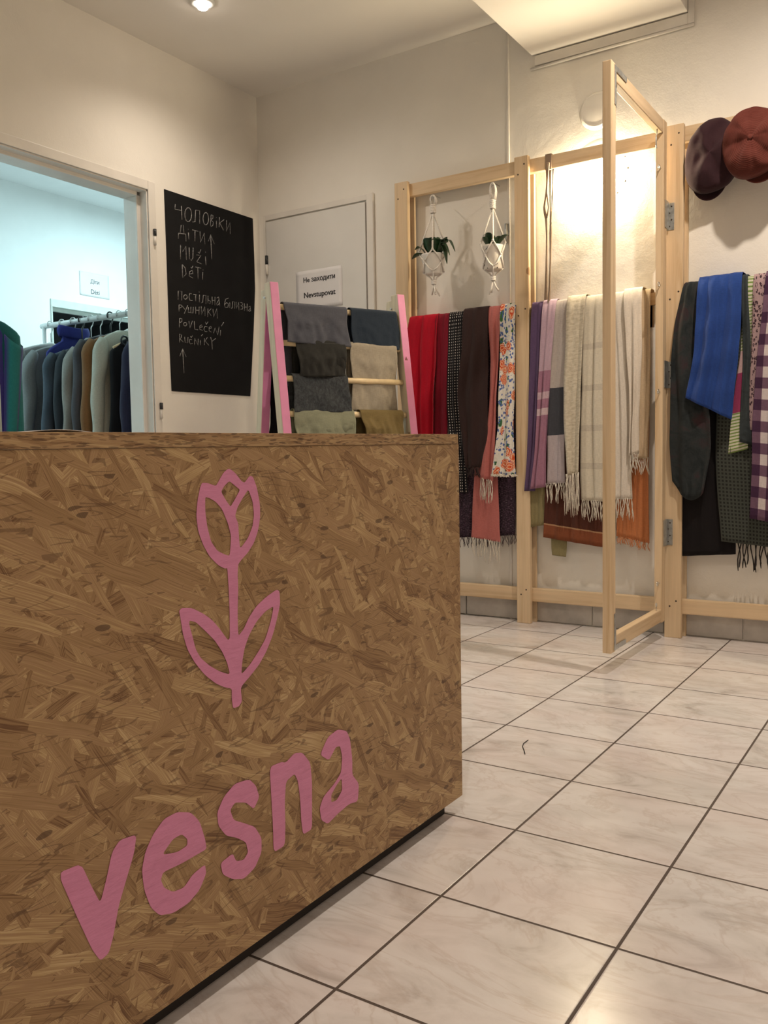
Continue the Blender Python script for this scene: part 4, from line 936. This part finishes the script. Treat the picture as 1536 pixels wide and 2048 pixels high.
plant('hanging_plant', 'small leafy plant in a speckled grey pot, rope hanger nearest the middle post', (cb.x, py_, cb.z), .046, .040, .105, speck_mat(), kb.z, tbb.z, .06,
      [(-.01, 0, -.02, -.02, .055, .018, .01), (-.02, -.01, -.035, -.03, .035, .016, .01), (.01, 0, .02, .02, .04, .014, .01), (.02, 0, .075, -.01, .035, .012, .01), (.02, -.01, .05, -.02, .03, .012, .01), (0, .01, -.005, .0, .05, .016, 0)])

# ------------------------------------------------------------------ pink A-frame drying ladder
Lt, Rt = Vector((-2.215, 2.629, 0)), Vector((-1.971, 3.151, 0))
e = (Rt - Lt).normalized(); n_ = Vector((e.y, -e.x, 0)); ZT = 1.418; LEAN = .152
tl = thing('drying_ladder', ((Lt + Rt) / 2), 'pink edged wooden A-frame ladder rack hung with folded trousers', 'ladder rack')
SW, SD = .036, .050                            # stile seen from the front / along its side
def stile(base, sgn, top):
    p = base + n_ * (.018 * sgn); p.z = top; q = base + n_ * (sgn * (.018 + LEAN * top)); q.z = 0
    m = MB(); ax = (q - p).normalized(); fr = n_ * sgn; fr = (fr - ax * fr.dot(ax)).normalized()
    A = e * (SW / 2); B = fr * (SD / 2)
    vs_ = []
    for pt in (p, q):
        for s1, s2 in ((-1, -1), (1, -1), (1, 1), (-1, 1)):
            w_ = pt + A * s1 + B * s2
            w_ = w_ - ax * ((w_.z - pt.z) / ax.z); vs_.append(m.bm.verts.new(w_))
    for k in range(4):
        f = m.bm.faces.new((vs_[k], vs_[(k + 1) % 4], vs_[4 + (k + 1) % 4], vs_[4 + k]))
        f.material_index = 1 if k in (0, 2) else 0
    m.bm.faces.new(vs_[:4]); m.bm.faces.new(vs_[4:])
    return m.build('stile', [BIRCH, PINK], tl, bev=.003)
ei = e * (SW / 2)
stile(Lt, 1, ZT); stile(Rt, 1, ZT); stile(Lt + e * .002, -1, ZT - .02); stile(Rt + e * .002, -1, ZT - .02)
nf = (n_ + Vector((0, 0, LEAN))).normalized()
def on_front(px, py): return at_plane(px, py, Lt + n_ * .018 + Vector((0, 0, ZT)), nf)
rz = [on_front(683, 624).z, on_front(690, 693).z, on_front(745, 763).z, on_front(697, 829).z]
st_ = rz[2] - rz[3]; rz += [rz[3] - st_ * k for k in range(1, 6)]
def rung_pt(z, t_, sgn=1): 
    b0 = Lt.lerp(Rt, t_) + n_ * (sgn * (.018 + LEAN * (ZT - z))); b0.z = z; return b0
for z in rz:
    if z > .08: MB().tube([rung_pt(z, .035), rung_pt(z, .965)], .0115, 12).build('rung', DOWEL, tl)
for z in (rz[0] - .02, rz[4], rz[7]): MB().tube([rung_pt(z, .04, -1), rung_pt(z, .96, -1)], .0115, 12).build('rung', DOWEL, tl)
# pivot bolts and the triangular notch mark on the right stile
for b0 in (Lt, Rt):
    m = MB(); p0 = b0 - e * .024 + Vector((0, 0, ZT - .055)); m.tube([p0, p0 + e * .05], .004, 8); m.build('pivot_bolt', STEEL, tl)
pz = on_front(800, 719); p0 = rung_pt(pz.z, 1.0) + n_ * (SD / 2 + .0005)
MB().poly([[p0 - e * .012 + Vector((0, 0, -.006)), p0 + e * .004 + Vector((0, 0, -.006)), p0 - e * .005 + Vector((0, 0, .010))]], n_ * .0006, n_).build('notch', plain('bare notch', (.30, .10, .12), .7), tl)

def trousers(name, label, z, t0, t1, lf, lb, mat, seed, sgn=1, off=.0, wr=.004, flare=0.0, drift=.10):
    rng = random.Random(seed); ph = rng.random() * 6; ph2 = rng.random() * 6
    A, B = rung_pt(z, t0, sgn), rung_pt(z, t1, sgn); ev = (B - A); wid = ev.length; eh = ev.normalized()
    t = thing(name, (A + B) / 2, label, 'trousers', 'folded trousers on the drying ladder')
    def mk(r, nm, dz, inset):
        tot = lf + lb + pi * r
        def fn(u, v):
            s_ = v * tot; k = u
            c_ = A.lerp(B, inset + k * (1 - 2 * inset)); nn = n_ * sgn
            wob = wr * (sin(4.2 * u + ph + s_ * 9) + .6 * sin(9 * u - s_ * 16 + ph2) + 2.3 * noise.noise(Vector((u * 3.2 + seed, s_ * 13, ph))) + 1.2 * noise.noise(Vector((u * 8 + s_ * 14, s_ * 26 - u * 5, ph2 + seed))))
            if s_ < lb: q = c_ - nn * r + Vector((0, 0, -(lb - s_))); q -= nn * abs(wob) * .5
            elif s_ < lb + pi * r:
                a = (s_ - lb) / r; q = c_ + Vector((0, 0, sin(a) * r)) - nn * (cos(a) * r)
            else:
                dn = s_ - lb - pi * r; kk = min(1, dn / .06)
                q = c_ + nn * (r + (wob + wr * 1.6) * kk + drift * dn) + Vector((0, 0, -dn + dz * u))
                q += eh * (flare * dn * (u - .5) + .006 * kk * sin(dn * 22 + ph) * (2 * u - 1))
            return q
        m = MB(); m.grid(fn, 44, 80, lambda u, v: (u * wid, v * tot)); return m.build(nm, mat, t, solid=.002)
    mk(.0145 + off, 'inner_leg', 0, .03); mk(.0195 + off, 'outer_leg', rng.uniform(-.012, .012), 0.0)
    # stitched hem line along the front edge
    return t
TG = 'folded trousers'
trousers('black_trousers', 'black trousers hanging behind the others on the ladder', rz[0] - .02, .06, .56, .50, .2, fabric('black denim', (.012, .012, .014)), 41, -1)
trousers('slate_trousers', 'slate grey trousers on the topmost rung at left', rz[0], .06, .545, .138, .30, fabric('slate cotton', (.092, .097, .122)), 42, wr=.006)
trousers('navy_trousers', 'dark navy trousers on the topmost rung at right', rz[0], .575, .955, .135, .30, fabric('navy denim', (.022, .034, .054)), 43, wr=.002)
trousers('charcoal_trousers', 'charcoal trousers on the second rung below the slate pair', rz[1], .125, .50, .130, .18, fabric('charcoal cotton', (.030, .030, .028)), 44, wr=.006)
trousers('beige_trousers', 'beige trousers on the second rung below the navy pair', rz[1], .545, .925, .255, .255, fabric('beige twill', (.40, .355, .28)), 45, wr=.0025, drift=-.02)
trousers('fleece_trousers', 'blue grey fleece trousers on the third rung', rz[2], .08, .50, .130, .20, fabric('blue grey fleece', (0, 0, 0), tex=blotch_tex((.032, .036, .042), (.052, .058, .064), (.075, .082, .09), 90)), 46, wr=.003)
trousers('sage_trousers', 'sage green trousers on the lowest visible rung at left', rz[3], .065, .525, .22, .22, fabric('sage cotton', (.26, .27, .19)), 47, wr=.009)
trousers('olive_trousers', 'olive brown trousers on the lowest visible rung at right', rz[3], .575, .93, .22, .22, fabric('olive brown cotton', (.185, .135, .055)), 48, wr=.009)

# ------------------------------------------------------------------ clothes in the back room
BY, BZ = 3.11, 1.50
tk = thing('clothes_rail', (-3.9, BY, 0), 'white metal clothes rail standing in the back room', 'clothes rail')
RAILM = plain('white rail paint', (.70, .76, .76), .35, .03)
MB().tube([(-4.275, BY, BZ), (-4.25, BY, BZ), (-3.262, BY, BZ)], .0145, 14).build('bar', RAILM, tk)
for x in (-4.252, -3.282):
    MB().tube([(x, BY, BZ), (x, BY, .03)], .013, 12).build('upright', RAILM, tk)
    MB().tube([(x, BY - .24, .015), (x, BY + .24, .015)], .014, 12).build('foot', RAILM, tk)
def garment(name, label, cat, x, zsh, half, mat, hanger_mat, neck=0.0, sleeve=True, length=.72, th=.030, seed=0, sleeve_mat=None, hlabel='', drop=.055, dy=0.0, hz=None, showhanger=True, collar_mat=None):
    rng = random.Random(seed); ph = rng.random() * 6; yc = BY + dy
    t = thing(name, (x, yc, zsh), label, cat, 'clothes on the back room rail')
    def body(u, v):
        a = 2 * pi * u; z = zsh + neck - v * (length + neck)
        dn = zsh - z
        if dn < 0: hw = .075 + .01 * sin(a)
        elif dn < drop: f = dn / drop; hw = .075 + (half - .075) * f ** .8
        else: hw = half * (1 + .03 * sin(dn * 6 + ph)) + .07 * dn
        tt = th * (.55 + .45 * min(1, max(0, dn + .02) / .12)) * (1 + .22 * sin(3 * a + dn * 9 + ph) * min(1, max(0, dn) * 5))
        ca, sa = cos(a), sin(a); sg = lambda q: math.copysign(abs(q) ** .65, q)
        k = 1.0
        if v == 0: k = .9
        return Vector((x + tt * sg(sa) + .006 * sin(dn * 12 + ph), yc + hw * sg(ca), z))
    m = MB(); m.grid(body, 40, 36, lambda u, v: (u, v * length), wrap=True); m.build('body', mat, t, solid=.003)
    if sleeve:
        for s_ in (-1, 1):
            def sl(u, v):
                a = 2 * pi * u; dn = drop * .62 + v * .50; k_ = min(1, (v / .10 + .003) ** .5); r = (.052 - .018 * v) * k_
                return Vector((x + .004 + r * .75 * cos(a) * (1 + .15 * sin(dn * 30 + ph)) + .012 * v, yc + s_ * (half - .012 + .050 * v + .006 * sin(9 * v + ph)) + r * .8 * sin(a), zsh - dn + .03 * (1 - v) * k_ * s_ * sin(a) * -1))
            MB().grid(sl, 18, 22, lambda u, v: (u * .2, v * .5), wrap=True).build('sleeve', sleeve_mat or mat, t, solid=.003)
    if neck:
        def nk(u, v):
            a = 2 * pi * u; r = 1 + .12 * sin(pi * v); return Vector((x + .040 * r * sin(a), yc + .088 * r * cos(a), zsh + neck * .35 + v * neck * .9 + .006 * sin(2 * a + ph)))
        MB().grid(nk, 28, 8, lambda u, v: (u * .3, v * .1), wrap=True).build('collar', collar_mat or mat, t, solid=.005)
    if hanger_mat:
        h = thing('clothes_hanger', (x, BY, BZ + .02), hlabel, 'hanger', 'hangers on the back room rail')
        zt_ = zsh + .012; pts = []
        for i in range(12):
            a = radians(215 - i * 19.5); pts.append((x, BY + .020 * cos(a), BZ + .0025 + .020 * sin(a)))
        pts += [(x, BY + .010, BZ - .030), (x, yc, BZ - .045), (x, yc, zt_)]
        MB().tube(pts, .0026 if hanger_mat is not BLACKP else .004, 7).build('hook', hanger_mat if hanger_mat is BLACKP else STEEL, h)
        q = .96 if hanger_mat is DOWEL or name == 'grey_coat' else .70; lift = .012 if q > .9 else -.004
        MB().tube([(x, yc - half * q, zsh - drop * q + lift), (x, yc - half * .45, zsh - drop * .4 + lift), (x, yc, zt_), (x, yc + half * .45, zsh - drop * .4 + lift), (x, yc + half * q, zsh - drop * q + lift)], [.006, .009, .010, .009, .006], 8).build('shoulder_bar', hanger_mat, h)
    return t
gx = lambda px, py, y: at(px, py, Y=y).x
garment('grey_coat', 'pale grey coat at the far left end of the clothes rail', 'coat', -4.20, 1.385, .215, fabric('pale grey wool', (.26, .27, .27)), WHITEP, seed=1, hlabel='white hanger holding the far left pale grey coat')
garment('grey_jacket', 'soft grey jacket second along the clothes rail', 'jacket', -4.10, 1.372, .215, fabric('mid grey wool', (.21, .225, .225)), WHITEP, seed=2, hlabel='white hanger holding the soft grey jacket')
garment('blue_turtleneck', 'royal blue turtleneck sweater between the grey and denim jackets', 'sweater', -4.005, 1.390, .165, fabric('royal blue knit', (.030, .038, .20)), WHITEP, neck=.062, sleeve=False, seed=3, hlabel='white hanger holding the royal blue turtleneck')
garment('denim_jacket', 'dark blue grey denim jacket in front of the blue turtleneck', 'jacket', -3.935, 1.345, .215, fabric('blue grey denim', (.065, .085, .11)), BLACKP, seed=4, th=.04, hlabel='black hanger holding the denim jacket')
garment('black_jacket', 'black jacket between the denim jacket and the hooded one', 'jacket', -3.860, 1.355, .20, fabric('black blue cloth', (.030, .036, .044)), WHITEP, seed=5, hlabel='white hanger holding the black jacket')
garment('hooded_jacket', 'grey beige hooded jacket in the middle of the rail', 'jacket', -3.785, 1.365, .205, fabric('grey beige fleece', (.28, .27, .245)), WHITEP, seed=6, neck=.02, th=.034, hlabel='white hanger holding the hooded jacket')
garment('charcoal_coat', 'charcoal wool coat left of the brown jacket', 'coat', -3.705, 1.395, .205, fabric('charcoal wool', (.075, .075, .085)), BLACKP, seed=7, hlabel='black hanger holding the charcoal coat')
garment('brown_jacket', 'rust brown leather jacket beside the cream coat', 'jacket', -3.635, 1.392, .205, fabric('rust brown leather', (.22, .11, .045)), WHITEP, seed=8, hlabel='white hanger holding the rust brown jacket')
garment('cream_coat', 'cream coat with padded sleeves near the right of the rail', 'coat', -3.565, 1.405, .20, fabric('cream cotton', (.52, .52, .44)), WHITEP, seed=9, th=.032, drop=.07, hlabel='white hanger holding the cream coat')
garment('dark_vest', 'black sleeveless vest on a wooden hanger', 'vest', -3.480, 1.365, .185, fabric('black knit', (.012, .013, .016)), DOWEL, seed=10, sleeve=False, drop=.075, hlabel='wooden hanger holding the black vest')
garment('navy_coat', 'navy coat half hidden by the door frame', 'coat', -3.365, 1.36, .19, fabric('navy wool', (.025, .026, .055)), WHITEP, seed=11, hlabel='white hanger holding the half hidden navy coat')
# ring of the vest's hanger
p = at(249, 681, X=-3.455)
MB().tube([p + Vector((0, .021 * cos(q), .021 * sin(q))) for q in [2 * pi * k / 18 for k in range(18)]], .005, 8, closed=True).build('hanger_ring', BLACKP, bpy.data.objects['clothes_hanger.009'])
# striped sweater on a coat stand, at the left edge of the doorway
cs = at(-36, 690, X=-3.72); d_ = Vector((RT.x, RT.y, 0)).normalized(); dn_ = Vector((fwd.x, fwd.y, 0)).normalized()
base = Vector((cs.x, cs.y, 0))
ts = thing('coat_stand', base + dn_ * .10, 'slim coat stand behind the striped sweater', 'coat stand')
pb = base + dn_ * .10
MB().tube([pb, pb + Vector((0, 0, 1.36))], .014, 12).build('pole', RAILM, ts); MB().lathe([(.16, 0), (.16, .012), (.02, .022), (0, .022)], pb, n=28).build('foot', RAILM, ts)
zs = at(-36, 645, X=cs.x).z
MB().tube([pb + Vector((0, 0, 1.35)), pb + Vector((0, 0, zs + .02)) - dn_ * .05, base + Vector((0, 0, zs - .02)) - dn_ * .02], .006, 8).build('arm', RAILM, ts)
def swt_mat():
    def tx(nt, uv):
        s = sep(nt, uv); f = mth(nt, 'FRACT', mth(nt, 'ADD', mth(nt, 'DIVIDE', s[0], .30), .06))
        return ramp(nt, f, [(.0, (.012, .075, .075)), (.20, (.020, .13, .12)), (.27, (.045, .028, .13)), (.52, (.055, .03, .14)), (.60, (.02, .16, .155)), (.74, (.02, .13, .125)), (.80, (.07, .03, .12)), (.97, (.05, .03, .14))])
    return fabric('purple teal striped knit', (0, 0, 0), tex=tx)
SWM = swt_mat()
tsw = thing('striped_sweater', base + Vector((0, 0, zs)), 'purple and teal striped sweater at the left edge of the doorway', 'sweater')
def sb(u, v):
    a = 2 * pi * u; dn = v * .62 - .02; hw = .06 + .11 * min(1, max(0, dn + .02) / .075) ** .7
    ca, sa = cos(a), sin(a); sg = lambda q: math.copysign(abs(q) ** .6, q)
    return base + d_ * (hw * sg(ca)) + dn_ * (.045 * sg(sa) * min(1, .35 + max(0, dn) * 6) * (1 + .12 * sin(5 * a + dn * 8))) + Vector((0, 0, zs - dn - .004))
m = MB(); m.grid(sb, 48, 30, lambda u, v: (.17 * math.copysign(abs(cos(2 * pi * u)) ** .6, cos(2 * pi * u)) + .17, v * .6), wrap=True); m.build('body', SWM, tsw, solid=.004)
for s_ in (-1, 1):
    def sl(u, v):
        a = 2 * pi * u; r = .052 - .012 * v; return base + d_ * (s_ * (.150 - .02 * v) + r * .7 * cos(a)) - dn_ * (.012 + .02 * v - r * .8 * sin(a)) + Vector((0, 0, zs - .085 - v * .42 + .03 * (1 - v) * cos(a) * -s_))
    MB().grid(sl, 20, 20, lambda u, v: (u * .25 + .27, v * .5), wrap=True).build('sleeve', SWM, tsw, solid=.004)
# pastel striped box edge on the counter's left end
q = at(3, 800, X=CX - .25)
tag(MB().box((q.x - .10, q.y - .24, CZT + BT + (q.y - CY1) * SLOPE), (q.x, q.y, at(3, 766, X=CX - .25).z), bev=.003).build('gift_box', (lambda: (lambda m_: m_)(plain('pastel card', (.42, .52, .48), .6, .15, 25)))()), 'small pastel box on the counter at the picture edge', 'box')

# thread lying on the floor tiles
m = MB(); m.tube([at(x, y, Z=.0018) for x, y in ((1056, 1480), (1047, 1487), (1045, 1493), (1048, 1500), (1050, 1508))], .0011, 5)
tag(m.build('thread', BYARN), 'short dark thread lying on the pale floor tiles', 'thread')
